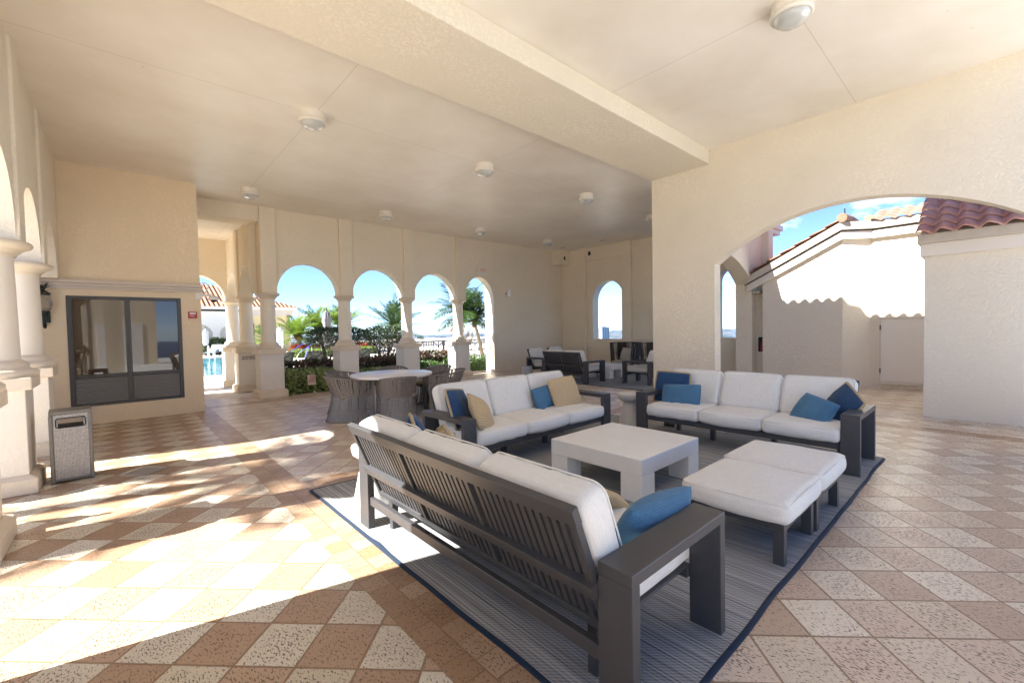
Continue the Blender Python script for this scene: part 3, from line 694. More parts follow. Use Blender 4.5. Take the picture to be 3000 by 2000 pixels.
# ------------------------------------------------------------------ soft shapes
def cushion_mb(sx, sy, sz, r=.05, puff=.02, n=(12,10,5), seed=0, wr=.007):
    """rounded, slightly swollen box centred at origin"""
    m = MB(); hx, hy, hz = sx/2, sy/2, sz/2; r = min(r, hz*.98)
    def warp(p):
        q = Vector((max(-hx+r,min(hx-r,p.x)), max(-hy+r,min(hy-r,p.y)), max(-hz+r,min(hz-r,p.z))))
        d = p - q
        if d.length > 1e-6: p = q + d.normalized()*r
        u, v, ww = p.x/hx, p.y/hy, p.z/hz
        z = p.z + puff*(1-u*u)*(1-v*v)*(1 if p.z > 0 else -1)*min(1,abs(ww)*1.2)
        x = p.x + puff*.5*(1-v*v)*(1-ww*ww)*(1 if p.x > 0 else -1)*abs(u)
        y = p.y + puff*.5*(1-u*u)*(1-ww*ww)*(1 if p.y > 0 else -1)*abs(v)
        k = noise.noise(Vector((x*4+seed*7.3,y*4,z*4+seed)))*wr*1.5 + noise.noise(Vector((x*13+seed*3.3,y*9,z*13)))*wr*.5 - wr*1.2*max(0,1-abs(noise.noise(Vector((x*6+seed,y*2.5,seed*1.7)))*9))*(abs(ww)>.6)
        return Vector((x,y,z)) + Vector((u*.2,v*.2,ww)).normalized()*k
    def spacing(h, k):
        a = [-h]; 
        for t in (.25,.6): a.append(-h + r*t)
        inner = [(-h+r) + (2*h-2*r)*i/k for i in range(k+1)]
        a += inner
        for t in (.6,.25): a.append(h - r*t)
        a.append(h); return a
    X, Y, Z = spacing(hx,n[0]), spacing(hy,n[1]), spacing(hz,n[2])
    def face(A, B, f):
        vs = [warp(Vector(f(a,b))) for a in A for b in B]; nb = len(B)
        m.add(vs, [(i*nb+j,(i+1)*nb+j,(i+1)*nb+j+1,i*nb+j+1) for i in range(len(A)-1) for j in range(nb-1)], True)
    face(X,Y,lambda a,b:(a,b,hz)); face(Y,X,lambda a,b:(b,a,-hz))
    face(Y,Z,lambda a,b:(hx,a,b)); face(Z,Y,lambda a,b:(-hx,b,a))
    face(Z,X,lambda a,b:(b,hy,a)); face(X,Z,lambda a,b:(a,-hy,b))
    return m
def weld(o):
    bm = bmesh.new(); bm.from_mesh(o.data); bmesh.ops.remove_doubles(bm, verts=bm.verts, dist=.0008); bmesh.ops.recalc_face_normals(bm, faces=bm.faces)
    for f in bm.faces: f.smooth = True
    bm.to_mesh(o.data); bm.free(); return o
def piping(sx, sy, z, r=.05, inset=.006):
    hx, hy = sx/2-inset, sy/2-inset; pts = []
    for cx, cy, a0 in ((hx-r,hy-r,0),(-hx+r,hy-r,90),(-hx+r,-hy+r,180),(hx-r,-hy+r,270)):
        for k in range(5): a = R(a0+k*22.5); pts.append((cx+r*math.cos(a),cy+r*math.sin(a),z))
    return MB().tube(pts,.0042,6,closed=True)

CUSH = {}
def put_cushion(parent, name, sx, sy, sz, loc, rot=(0,0,0), mat='cushion', puff=.018, seed=0, r=.05):
    o = weld(cushion_mb(sx,sy,sz,r,puff,seed=seed).build(name, M[mat], parent, world=False))
    o.location = loc; o.rotation_euler = rot
    piping(sx,sy,sz/2-.018,r).build('piping', M[mat], o, world=False)
    return o

def make_sofa(name, label, cat, n, L, D, group):
    """local: x along length 0..L, y depth 0 (front)..D (back), faces -y"""
    t = thing(name, label, cat, (0,0,0), 0, group)
    W = .155
    for x0 in (0, L-W):
        MB().box(x0,0,.55,x0+W,D,.60).box(x0,0,0,x0+W,.052,.55).box(x0,D-.052,0,x0+W,D,.55).build('arm', M['dark'], t, world=False, bevel=.004)
    MB().box(W,.03,.235,L-W,.075,.295).box(W,D-.16,.235,L-W,D-.115,.295).box(W+.02,.075,.265,W+.06,D-.16,.293).box(L-W-.06,.075,.265,L-W-.02,D-.16,.293).box(W,.075,.292,L-W,D-.16,.303).build('seat_frame', M['dark'], t, world=False, bevel=.004)
    MB().box(W,D-.05,.19,L-W,D-.015,.25).build('stretcher', M['dark'], t, world=False, bevel=.004)
    if n > 1:
        for i in range(1,n): x = W+(L-2*W)*i/n; MB().taper(x,.42,0,.24,.05,.05,.055,.07).build('leg', M['dark'], t, world=False, bevel=.003)
        MB().box(W+.1,D-.17,0,W+.15,D-.12,.24).build('leg', M['dark'], t, world=False, bevel=.003)
        MB().box(L-W-.15,D-.17,0,L-W-.1,D-.12,.24).build('leg', M['dark'], t, world=False, bevel=.003)
    # slatted back, leaning: y grows with z
    yb = lambda z: D-.11 + (z-.25)*.40
    lean = Vector((0,.40,1)).normalized(); nrm = Vector((0,1,-.40)).normalized()
    def pt(x,z,off=0): return Vector((x,yb(z),z)) + nrm*off
    m = MB(); x0, x1 = W+.004, L-W-.004; TH = .036
    def rail(z0,z1,xa,xb,off=0,th=TH):
        zc = (z0+z1)/2; m.obox(pt(xa,zc,off),pt(xb,zc,off),(z1-z0)*1.077,th,tuple(nrm))
    rail(.765,.835,x0,x1); rail(.46,.515,x0-.003,x1+.003,.018,.05); rail(.25,.30,x0,x1)
    post = []
    for i in range(n+1):
        xx = x0 + (x1-x0)*i/n; w = .035 if 0 < i < n else .04
        xx = min(max(xx, x0+.003+w/2), x1-.003-w/2); post.append(xx)
        m.obox(pt(xx,.262),pt(xx,.80),w,TH*.94,tuple(nrm))
    m.build('back_frame', M['dark'], t, world=False, bevel=.003)
    sl = MB(); ns = max(9,round((x1-x0)/n/.049))
    for i in range(n):
        a, b = post[i]+.02, post[i+1]-.02
        for k in range(1,ns): xx = a+(b-a)*k/ns; sl.obox(pt(xx,.28),pt(xx,.79),(b-a)/ns*.62,.014,tuple(nrm))
    sl.build('back_slats', M['dark'], t, world=False)
    cw = (L-2*W)/n
    for i in range(n):
        cx = W + cw*(i+.5)
        put_cushion(t,'seat_cushion',cw-.004,D-.12,.15,(cx,(D-.12)/2-.025,.379),seed=i+1,puff=.024)
        tilt = math.atan(.40)
        put_cushion(t,'back_cushion',cw-.006,.485,.185,(cx, yb(.632)-.124,.632),(R(90)-tilt+.0,0,0),seed=i+5,puff=.006,r=.06)
    return t

SOFAG = 'charcoal framed three seat sofas around the white coffee table'
s2 = make_sofa('sofa','three seat sofa beyond the coffee table, two beige pillows on it','sofa',3,2.43,.80,SOFAG)
s2.location = (2.47,3.48,0)
s1 = dup(s2,(2.135,.865,0),R(90),'nearest sofa seen from behind, its slatted dark back towards the viewer')
s3 = dup(s2,(5.205,3.285,0),R(-90),'sofa under the wide arch, with blue pillows at both ends')
ac = make_sofa('armchair','white cushioned armchair at far left of the back group, beside the patterned stool','armchair',1,.80,.78,'armchairs of the far seating group')
ac.location = (9.32,8.95,0)
dup(ac,(10.28,9.0,0),0,'white cushioned armchair second from the left behind the small slatted sofa')
dup(ac,(10.47,6.50,0),R(180),'white cushioned armchair seen from its side near the big arch wall')
lv = make_sofa('loveseat','two seat slatted sofa seen from behind in the far group','loveseat',2,1.65,.76,None)
lv.location = (9.70,7.05,0); lv.rotation_euler = (0,0,R(90))

# ------------------------------------------------------------------ pillows
def pillow(name, label, w, h, t, mat, loc, yaw, tilt=0, roll=0, trim=None, group='scatter pillows on the sofas', seed=0):
    """face looks along yaw (degrees azimuth); tilt leans the top backwards; roll turns it in its own plane"""
    o = thing(name, label, 'pillow', loc, 0, group)
    n = 22; top = []; bot = []
    rnd = random.Random(seed); 
    for i in range(n+1):
        for j in range(n+1):
            u = -1+2*i/n; v = -1+2*j/n
            k_ = 1-.075*(u*v)**2; x = u*w/2*(1-.05*(1-v*v)*(u*u))*k_; z = v*h/2*(1-.05*(1-u*u)*(v*v))*k_
            th = t/2*(max(0,math.cos(u*PI/2))**.42)*(max(0,math.cos(v*PI/2))**.42)
            wv = noise.noise(Vector((x*9+seed,z*9,seed*3)))*.012*(1-abs(u*v)) + noise.noise(Vector((x*26+seed,z*8,seed)))*.004
            sag = -.02*(1-v)*(1-v)*0
            top.append((x,-th-wv*min(1,th*30),z+sag)); bot.append((x,th-wv*min(1,th*30),z+sag))
    q = [(i*(n+1)+j,(i+1)*(n+1)+j,(i+1)*(n+1)+j+1,i*(n+1)+j+1) for i in range(n) for j in range(n)]
    m = MB(); m.add(top,q,True); m.add(bot,[tuple(reversed(f)) for f in q],True)
    b = weld(m.build('cover', M[mat], o, world=False))
    if trim:
        pts = []
        for side in range(4):
            for k in range(n):
                i, j = {0:(k,0),1:(n,k),2:(n-k,n),3:(0,n-k)}[side]; pts.append(top[i*(n+1)+j])
        MB().tube(pts,.0135,7,closed=True).build('rope_trim', M[trim], o, world=False)
    Rm = Matrix.Rotation(R(yaw+90),4,'Z') @ Matrix.Rotation(R(-tilt),4,'X') @ Matrix.Rotation(R(roll),4,'Y')
    o.rotation_euler = Rm.to_euler(); return o
# far sofa (faces -y)
pillow('pillow','navy pillow with beige rope edge at the left end of the far sofa',.46,.46,.16,'navy',(2.70,3.88,.64),-58,20,8,'rope',seed=1)
pillow('pillow','ribbed beige pillow leaning on the navy one, left end of the far sofa',.42,.42,.16,'ribbed',(2.86,3.70,.585),-54,28,24,'rope',seed=2)
pillow('pillow','plain blue pillow beside the big beige one, right end of the far sofa',.40,.33,.14,'blue',(4.13,3.98,.575),-95,18,-8,None,seed=3)
pillow('pillow','upright ribbed beige pillow at the right end of the far sofa',.50,.45,.16,'ribbed',(4.40,3.86,.625),-99,22,-6,None,seed=4)
# sofa by the arch (faces -x)
pillow('pillow','navy pillow with beige rope edge at the left end of the sofa under the arch',.48,.46,.16,'navy',(5.70,3.02,.63),-165,16,3,'rope',seed=5)
pillow('pillow','plain blue oblong pillow in front of the navy one, left end of the arch sofa',.54,.32,.15,'blue',(5.52,2.80,.565),-175,24,-4,None,seed=6)
pillow('pillow','plain blue pillow slumped at the right end of the sofa under the arch',.42,.36,.17,'blue',(5.54,1.31,.54),165,34,16,None,seed=7)
pillow('pillow','navy pillow with beige rope edge tucked against the right arm of the arch sofa',.42,.42,.15,'navy',(5.72,1.10,.60),140,26,30,'rope',seed=8)
# near sofa (faces +x)
pillow('pillow','sunlit navy pillow with beige rope edge peeking over the near sofa back',.46,.46,.16,'navy',(1.66,2.93,.65),-25,16,10,'rope',seed=9)
pillow('pillow','ribbed beige pillow peeking over the back of the near sofa',.44,.44,.16,'ribbed',(1.76,2.62,.595),-12,24,24,'rope',seed=10)
pillow('pillow','beige pillow whose corner just shows above the near sofa cushion',.40,.40,.14,'ribbed',(2.04,1.60,.485),20,62,8,None,seed=11)
pillow('pillow','large plain blue pillow pressed against the near arm of the closest sofa',.56,.30,.19,'blue',(1.93,1.13,.535),86,24,0,None,seed=12)
pillow('pillow','taupe pillow on the left high backed woven chair',.45,.42,.15,'taupe',(11.75,7.72,.62),180,20,8,None,seed=13)
pillow('pillow','grey pillow on the right high backed woven chair',.45,.42,.15,'taupe',(11.75,6.62,.62),180,20,-6,None,seed=14)

# ------------------------------------------------------------------ tables, ottomans
def coffee_table(label, x0,y0,x1,y1, h=.39):
    t = thing('coffee_table', label, 'coffee table', ((x0+x1)/2,(y0+y1)/2,0), 0, 'white block coffee tables')
    MB().box(x0,y0,h-.147,x1,y1,h).build('top', M['concrete'], t, bevel=.008)
    for a in (x0,x1-.21):
        for b in (y0,y1-.21): MB().box(a+.001,b+.001,.012,a+.209,b+.209,h-.147).build('leg', M['concrete'], t, bevel=.006)
    return t
coffee_table('chunky white coffee table in the middle of the near rug',3.165,1.95,4.20,2.97)
coffee_table('white coffee table in the far seating group',10.26,7.32,11.05,8.15)
def ottoman(label, x0,y0,x1,y1,cx0,cy0,cx1,cy1,seed):
    t = thing('ottoman', label, 'ottoman', ((x0+x1)/2,(y0+y1)/2,0), 0, 'ottomans beside the coffee table')
    for a in (x0,x1-.062):
        for b in (y0,y1-.062): MB().box(a,b,.01,a+.062,b+.062,.225).build('leg', M['dark'], t, bevel=.003)
    MB().box(x0,y0,.225,x1,y0+.062,.28).box(x0,y1-.062,.225,x1,y1,.28).box(x0,y0+.062,.225,x0+.062,y1-.062,.28).box(x1-.062,y0+.062,.225,x1,y1-.062,.28).box(x0+.062,y0+.062,.265,x1-.062,y1-.062,.279).build('frame', M['dark'], t, bevel=.003)
    o = put_cushion(t,'cushion',cx1-cx0,cy1-cy0,.15,((cx0+cx1)/2-(x0+x1)/2,(cy0+cy1)/2-(y0+y1)/2,.357),seed=seed,puff=.018)
ottoman('ottoman nearest the viewer, beside the arm of the near sofa',2.955,.85,3.60,1.45,2.87,.80,3.62,1.47,21)
ottoman('ottoman standing behind the nearest one, towards the sofa under the arch',3.635,.84,4.30,1.47,3.63,.80,4.36,1.50,22)
def side_table(label, x, y, mat):
    t = thing('side_table', label, 'side table', (x,y,0), 0, 'hourglass side tables')
    MB().lathe([(.165,.01),(.172,.02),(.165,.08),(.125,.28),(.10,.36),(.085,.395),(.09,.40)],(x,y,0),40).build('base', M[mat], t)
    MB().lathe([(.085,.395),(.13,.41),(.172,.445),(.182,.49),(.182,.512),(.172,.522),(.150,.520),(.02,.515)],(x,y,0),40).build('top', M[mat], t)
side_table('sunlit white hourglass side table by the left arm of the nearest sofa',1.60,3.62,'concrete')
side_table('grey stone hourglass side table between the two farther sofas',5.52,3.58,'grey_stone')
s = thing('garden_stool','navy and white chevron garden stool by the far armchair','stool',(8.86,9.22,0))
MB().lathe([(.125,.005),(.14,.02),(.162,.09),(.168,.2),(.162,.30),(.14,.365),(.125,.38)],(0,0,0),40).build('stool', M['chevron'], s, world=False)

# dining set
TC = (3.58,7.22)
t = thing('dining_table','round white dining table with a dark wooden pedestal, ringed by woven chairs','dining table',(*TC,0))
MB().lathe([(.66,.695),(.70,.70),(.706,.71),(.706,.735),(.70,.742),(.02,.742)],(*TC,0),72).build('tabletop', M['tabletop'], t)
MB().lathe([(.30,.0),(.30,.03),(.20,.12),(.15,.3),(.14,.45),(.19,.62),(.30,.695)],(*TC,0),12,smooth=False).build('pedestal', M['wood'], t)
def U_path(w, d, z, scale=1, n=60, front=.16, lift=0, wide=False):
    pts = []
    for k in range(n+1):
        a = -1.28+2.56*k/n                                  # 0 = rear
        ang = a*PI/2
        pw = .42 if wide else 1
        if abs(a) <= 1: x, y = w*math.copysign(abs(math.sin(ang))**pw,ang), -d*abs(math.cos(ang))**pw
        else: x, y = w*(1 if a > 0 else -1), (abs(a)-1)/.28*front
        q = max(0, math.cos(min(abs(ang),PI/2)))
        pts.append(Vector((x*(1+(scale-1)*(.12 if not wide else .6)), y*scale if y < 0 else y, z + lift*q)))
    return pts
def woven_chair(label, x, y, yaw, high=False):
    """yaw: direction the chair faces (azimuth degrees)"""
    t = thing('woven_armchair' if high else 'dining_chair', label, 'chair', (x,y,0), R(yaw-90), 'high backed woven chairs' if high else 'woven rope chairs around the dining table')
    rnd = random.Random(int(x*100+y*10))
    if not high:
        W, D, FR = .29,.33,.26
        levels = [(0.012,1.36,0),(.20,1.14,0),(.42,1.0,0),(.69,1.42,.07)]
    else:
        W, D, FR = .36,.38,.20
        levels = [(0.16,.90,0),(.36,.97,0),(.62,1.07,0),(.98,1.2,0)]
    P = [U_path(W,D,z,s,96,FR,l,high) for z,s,l in levels]
    fr = MB()
    for i, p in enumerate(P): fr.tube(p, .013 if i in (0,3) else .006, 7)
    for k in (0,-1):
        fr.tube([P[j][k] for j in range(4)], .013, 7)
    fr.build('frame', M['weave'] if not high else M['dark_weave'], t, world=False)
    for (j0,j1,mat,nm) in ((0,2,'weave_low','lower_weave'),(2,3,'weave','upper_weave')) if not high else ((0,3,'dark_weave','weave'),):
        m = MB(); K = 215 if nm == 'lower_weave' else 190
        K = K if not high else 270
        for k in range(K):
            if rnd.random() < .10: continue
            f = (k+rnd.uniform(-.3,.3))/(K-1)*96; f2 = f + rnd.uniform(-1.2,1.2)
            f = min(95.9,max(0,f)); f2 = min(95.9,max(0,f2))
            def at(j, ff): i = int(ff); return P[j][i].lerp(P[j][i+1], ff-i)
            js = list(range(j0,j1+1)); pts = [at(j, f + (f2-f)*(j-j0)/(j1-j0)) for j in js]
            r = .0068 if not high else .0085
            for a, b in zip(pts,pts[1:]):
                tan = at(js[0], min(95.8,f+.4)) - at(js[0], max(0,f-.4)); tan.normalize()
                off = Vector((tan.y,-tan.x,0))*rnd.uniform(-.004,.004)
                m.add([a-tan*r+off,a+tan*r+off,b+tan*r+off,b-tan*r+off],[(0,1,2,3)])
        m.build(nm, M[mat], t, world=False)
    c = put_cushion(t,'seat_cushion',W*1.75,D*1.5,.09 if not high else .13,(0,-.02,.43 if not high else .36),mat='weave' if not high else 'taupe',seed=3,r=.04)
    return t
woven_chair('woven dining chair at front left of the table, its back to the viewer',2.93,7.36,-8)
woven_chair('woven dining chair at front centre of the table, seen from directly behind',3.42,6.72,75)
woven_chair('woven dining chair on the right of the table with its flared side showing',4.36,6.86,160)
woven_chair('woven dining chair behind the left of the table, only its rim showing',3.10,7.93,-58)
woven_chair('woven dining chair behind the middle of the table, only its rim showing',4.0,8.02,-118)
woven_chair('woven dining chair behind the right of the table, partly hidden by its neighbour',4.62,7.55,-160)
woven_chair('left of the two high backed dark woven chairs by the end wall',11.72,7.78,180,True)
woven_chair('right of the two high backed dark woven chairs, partly cut by the arch wall',11.72,6.72,180,True)

# ------------------------------------------------------------------ rugs
def rug(label, x0,y0,x1,y1,mat,seed):
    t = thing('rug', label, 'rug', ((x0+x1)/2,(y0+y1)/2,0), 0, 'outdoor rugs')
    nx, ny = 64, 56; vs = []; fs = []
    def H(x,y):
        w = noise.noise(Vector((x*.9+seed,y*2.2,seed)))*.004+.012
        if mat == 'rug':                                     # buckle by the near sofa leg
            d = (y-2.86) - .25*(x-1.3); w += .022*math.exp(-(d/.10)**2)*math.exp(-((x-1.42)/.22)**2)
        return max(.006,w)
    def XY(i,j):
        x = x0+(x1-x0)*i/nx; y = y0+(y1-y0)*j/ny
        ex = noise.noise(Vector((y*1.7,seed,0)))*.012; ey = noise.noise(Vector((x*1.7,seed+4,0)))*.012
        if i == 0: x += ex
        if i == nx: x += ex
        if j in (0,ny): y += ey
        return x, y
    for i in range(nx+1):
        for j in range(ny+1): x,y = XY(i,j); vs.append((x,y,H(x,y)))
    fs = [(i*(ny+1)+j,(i+1)*(ny+1)+j,(i+1)*(ny+1)+j+1,i*(ny+1)+j+1) for i in range(nx) for j in range(ny)]
    m = MB(); m.add(vs,fs,True); m.build('pile', M[mat], t)
    edge = [vs[i*(ny+1)] for i in range(nx)]+[vs[nx*(ny+1)+j] for j in range(ny)]+[vs[(nx-i)*(ny+1)+ny] for i in range(nx)]+[vs[ny-j] for j in range(ny)]
    e = MB(); n = len(edge); cx, cy = (x0+x1)/2,(y0+y1)/2; ring = []
    def nrm(p):
        dx = -1 if abs(p[0]-x0)<.03 else (1 if abs(p[0]-x1)<.03 else 0); dy = -1 if abs(p[1]-y0)<.03 else (1 if abs(p[1]-y1)<.03 else 0); return dx,dy
    rows = []
    for p in edge:
        dx,dy = nrm(p); z = p[2]
        rows.append([(p[0]-dx*.012,p[1]-dy*.012,z+.002),(p[0],p[1],z+.005),(p[0]+dx*.012,p[1]+dy*.012,z*.6),(p[0]+dx*.012,p[1]+dy*.012,.001)])
    fl = [q for r_ in rows for q in r_]
    e.add(fl,[(i*4+k,((i+1)%n)*4+k,((i+1)%n)*4+k+1,i*4+k+1) for i in range(n) for k in range(3)],True); e.build('binding', M['rug_edge'], t)
rug('striped grey rug with navy edge under the near sofas',1.28,.80,6.11,4.31,'rug',1)
rug('blue grey rug under the far seating group',8.92,5.2,12.4,9.6,'rug_far',7)

# ------------------------------------------------------------------ bin
b = thing('litter_bin','metal weave litter bin with a letterbox opening beside the left column','litter bin',(-.43,6.55,0),R(4))
w2, d2, Z = .158,.15,.74
MB().box(-w2,-d2,.02,w2,d2,.045).build('base', M['bin_metal'], b, world=False, bevel=.006); MB().box(-w2,-d2,Z-.035,w2,d2,Z).build('lid', M['bin_metal'], b, world=False, bevel=.006)
fr = MB()
for sx in (-1,1):
    for sy in (-1,1): fr.box(sx*(w2-.028),sy*(d2-.028),.0,sx*(w2+.003),sy*(d2+.003),Z-.0355)
fr.build('corner_post', M['bin_metal'], b, world=False, bevel=.006)
pn = MB()
for sy in (-1,1):
    y0, y1 = sy*(d2-.004), sy*(d2-.012); a = w2-.03
    pn.box(-a,y0,.046,a,y1,.565).box(-a,y0,.565,-a+.035,y1,Z-.036).box(a-.035,y0,.565,a,y1,Z-.036).box(-a+.035,y0,.672,a-.035,y1,Z-.036)
for sx in (-1,1): pn.box(sx*(w2-.004),-d2+.03,.046,sx*(w2-.012),d2-.03,Z-.036)
pn.build('woven_panel', M['mesh_metal'], b, world=False)
for sy in (-1,1):
    op = MB(); y = sy*(d2-.002); pts = []
    for cx,cz,a0 in ((.088,.647,0),(-.088,.647,90),(-.088,.59,180),(.088,.59,270)):
        for k in range(4): a = R(a0+k*30); pts.append((cx+.02*math.cos(a)+(.0),y,cz+.02*math.sin(a)))
    op.tube(pts,.006,6,closed=True).build('slot_rim', M['black'], b, world=False)
MB().box(-w2+.035,-d2+.02,.06,w2-.035,d2-.02,.575).build('liner', M['black'], b, world=False)
gr = thing('floor_grate','small square metal drain grate set in the floor near the bin','drain grate',(.14,6.27,0),R(45))
m = MB()
for k in range(9): m.box(-.14,-.135+k*.033,.0015,.14,-.122+k*.033,.006)
m.box(-.15,-.15,.0015,-.14,.15,.006).box(.14,-.15,.0015,.15,.15,.006).build('grate', M['fascia'], gr, world=False)
MB().box(-.14,-.145,.0005,.14,.145,.0013).build('drain', M['black'], gr, world=False)

# ------------------------------------------------------------------ signs outside
s = thing('garden_sign','small tan sign on a white stake in front of the clipped hedge','sign',(3.45,11.2,0))
MB().obox((3.47,11.25,0),(3.44,11.25,.30),.035,.02,(0,1,0)).build('stake', M['white_paint'], s)
MB().box(3.345,11.222,.205,3.535,11.238,.465).build('board', M['sign_tan'], s, bevel=.003)
m = MB()
for k, wd in enumerate((.12,.085,.13,.145,.12,.15,.11,.135)): m.box(3.44-wd/2,11.2195,.438-k*.0225,3.44+wd/2,11.2215,.447-k*.0225)
m.build('red_lines', M['red_ink'], s); MB().lathe([(.012,0),(.012,.002)],(0,0,0),12).build('seal', M['black_ink'], s, world=False).location = (-.01,.021,.235); s.children[-1].rotation_euler = (R(90),0,0)
p = thing('pet_notice','white NO PETS notice on the middle passage pedestal','sign',(2.45,12.89,.9))
MB().box(2.26,12.886,.80,2.64,12.898,.94).build('board', M['sign_white'], p, bevel=.002)
lettering('lettering','NO PETS PERMITTED\nBEYOND THIS POINT',.047,(2.45,12.884,.872),(R(90),0,0),M['black_ink'],p,.78,.0012)

# ------------------------------------------------------------------ outdoors: deck, pool, ground
def XYwall(name,label,pts,z0,z1,th,mat): pass
tag(MB().box(-30,11.9,-.35,2.9,18.9,-.012).box(2.9,11.9,-.35,40,18.9,-.012).box(5.3,18.9,-.35,40,45,-.012).box(-30,33.6,-.35,5.3,45,-.012).box(-30,18.9,-.35,-9,33.6,-.012).build('pool_deck', M['deck']), kind='structure')
tag(MB().box(-9,18.9,-1.5,5.3,33.6,-.16).build('pool_water', M['pool']), kind='structure')
tag(MB().box(-9.3,18.6,-.012,5.6,18.9,.012).box(-9.3,33.6,-.012,5.6,33.9,.012).box(5.3,18.9,-.012,5.6,33.6,.012).build('pool_coping', M['paper'], bevel=.01), kind='structure')
tag(MB().box(-30,-11,-.35,-1.14,11.9,-.012).build('side_terrace', M['deck']), kind='structure')
tag(MB().box(2.85,11.72,-.01,9.35,13.6,.03).build('planting_bed', M['soil']), kind='structure')
n = 96
m = MB(); m.add([(0,0,-76)]+[(6700*math.cos(2*PI*i/n),6700*math.sin(2*PI*i/n),-76) for i in range(n)],[(0,1+i,1+(i+1)%n) for i in range(n)])
tag(m.build('sea', M['sea']), kind='structure')
m = MB()
A = [-5+i*3 for i in range(38)]
vs = []
for i, a in enumerate(A):
    r0 = 2100+500*noise.noise(Vector((a*.05,1,0)))+(700 if a > 70 else 0); r1 = 6300+250*noise.noise(Vector((a*.09,3,0)))
    hz = 30+26*noise.noise(Vector((a*.13,8,0)))
    for r_, z in ((r0,-75),(r1-900,-74),(r1-500,-76+max(4,hz*.6)),(r1,-75.5)): vs.append((r_*math.cos(R(a)),r_*math.sin(R(a)),z))
m.add(vs,[(i*4+k,(i+1)*4+k,(i+1)*4+k+1,i*4+k+1) for i in range(len(A)-1) for k in range(3)],True)
tag(m.build('far_land', M['land']), kind='structure')
for k in range(30):
    a = R(random.uniform(42,62) if k < 24 else random.uniform(15,30)); d = random.uniform(2500,3600); w_ = random.uniform(22,55); hh = random.uniform(18,46); x, y = d*math.cos(a), d*math.sin(a)
    m = MB().box(x-w_/2,y-w_/2,-75,x+w_/2,y+w_/2,-75+hh).box(x-w_*.2,y-w_*.2,-75+hh,x+w_*.2,y+w_*.2,-75+hh+4)
    tag(m.build('city_tower', M['tower']), 'tiny blue grey tower block of the city across the water','tower block','distant city towers')
# condo in the window
c = thing('condo_tower','white balconied apartment tower seen through the arched window','apartment tower',(550,405,-75))
MB().box(550,405,-75,569,442,.3).box(553,408,.3,566,420,2.2).build('wall', M['condo'], c)
for fl in range(8):
    z = -3.4-3*fl
    for y in (408.5,413,423,428,438): MB().box(549.75,y,z,550.2,y+2.4,z+1.9).build('window', M['window_dark'], c)
    for x in (553,559,565): MB().box(x,404.75,z,x+2.0,405.2,z+1.8).build('window', M['window_dark'], c)
    for y in (416,431):
        MB().box(549.4,y,z-.7,550.2,y+4.2,z-.5).box(549.35,y,z-.5,549.5,y+4.2,z+.4).build('balcony', M['fascia'], c)
        MB().box(549.78,y+.3,z-.4,550.2,y+3.9,z+1.7).build('window', M['window_dark'], c)
    MB().box(564.5,404.2,z-.7,569.6,405.2,z-.5).build('balcony', M['fascia'], c)

# parapets and railing
def wallthing(label, x0,y0,x1,y1,z1,name='parapet_wall'):
    t = thing(name,label,'wall',((x0+x1)/2,(y0+y1)/2,0)); MB().box(x0,y0,-.3,x1,y1,z1).build('wall', M['paper'], t)
    MB().box(x0-.05,y0-.05,z1,x1+.05,y1+.05,z1+.08).build('coping', M['paper'], t, bevel=.01)
wallthing('long white parapet wall beyond the sun loungers',10.9,36,30,36.3,.62)
wallthing('low pale wall under the black railing',10.6,20.05,22,20.35,.16)
t = thing('iron_railing','black iron railing of bars and crossed panels above the low wall','railing',(15,20.2,.24))
rl = MB()
for z in (.27,.86): rl.box(10.6,20.17,z,22,20.23,z+.05)
k = 0; x = 10.6
while x < 21.9:
    if k % 4 == 0: rl.box(x-.04,20.16,.24,x+.04,20.24,.92)
    rl_w = .62
    if k % 2 == 1:
        rl.obox((x,20.2,.30),(x+rl_w,20.2,.87),.03,.035,(0,1,0)).obox((x,20.2,.87),(x+rl_w,20.2,.30),.03,.035,(0,1,0)).box(x-.018,20.18,.3,x+.018,20.22,.88).box(x+rl_w-.018,20.18,.3,x+rl_w+.018,20.22,.88).box(x+rl_w/2-.015,20.185,.3,x+rl_w/2+.015,20.215,.88)
    else:
        for q in range(1,6): rl.box(x+rl_w*q/6-.014,20.185,.3,x+rl_w*q/6+.014,20.215,.88)
    x += rl_w; k += 1
rl.build('bars', M['black'], t)

# pool house
h = thing('pool_house','yellow and white pool house with arched niches and an orange tiled hip roof','house',(4,45,0))
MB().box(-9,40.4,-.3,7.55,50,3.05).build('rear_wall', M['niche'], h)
ns = []; x = -8.9
while x < 6.9:
    ns += [('s',x,x+.42,0 if 0 else -.3),('a',x+.42,x+2.02,1.55,.68,None)]; x += 2.02
ns.append(('s',x,7.55,-.3))
fixnormals(arch_wall('x',40.0,40.35,3.25,ns,14).build('arch_wall', M['paper'], h))
MB().box(7.56,40.2,-.3,10.75,50,2.9).build('yellow_wall', M['yellow_wall'], h)
MB().box(7.58,40.0,2.88,10.95,50.1,3.0).box(7.58,39.95,3.0,10.9,50.1,3.28).box(7.58,39.8,3.28,11.05,50.2,3.40).box(7.58,40.12,1.55,10.83,50.0,1.60).build('entablature', M['cornice'], h)
MB().box(-9.2,39.6,3.40,11.2,50.4,3.62).build('eave', M['paper'], h)
MB().box(7.62,39.98,-.3,8.0,40.1,2.3).build('doorway', M['black'], h)
m = MB()
ex0,ex1,ey0,ey1,ez,rz_ = -9.3,11.3,39.5,50.5,3.62,5.75
hipd = 5.5
m.add([(ex0,ey0,ez),(ex1,ey0,ez),(ex1,ey1,ez),(ex0,ey1,ez),(ex0+hipd,45,rz_),(ex1-hipd,45,rz_)],[(0,1,5,4),(2,3,4,5),(1,2,5),(3,0,4),(0,3,2,1)])
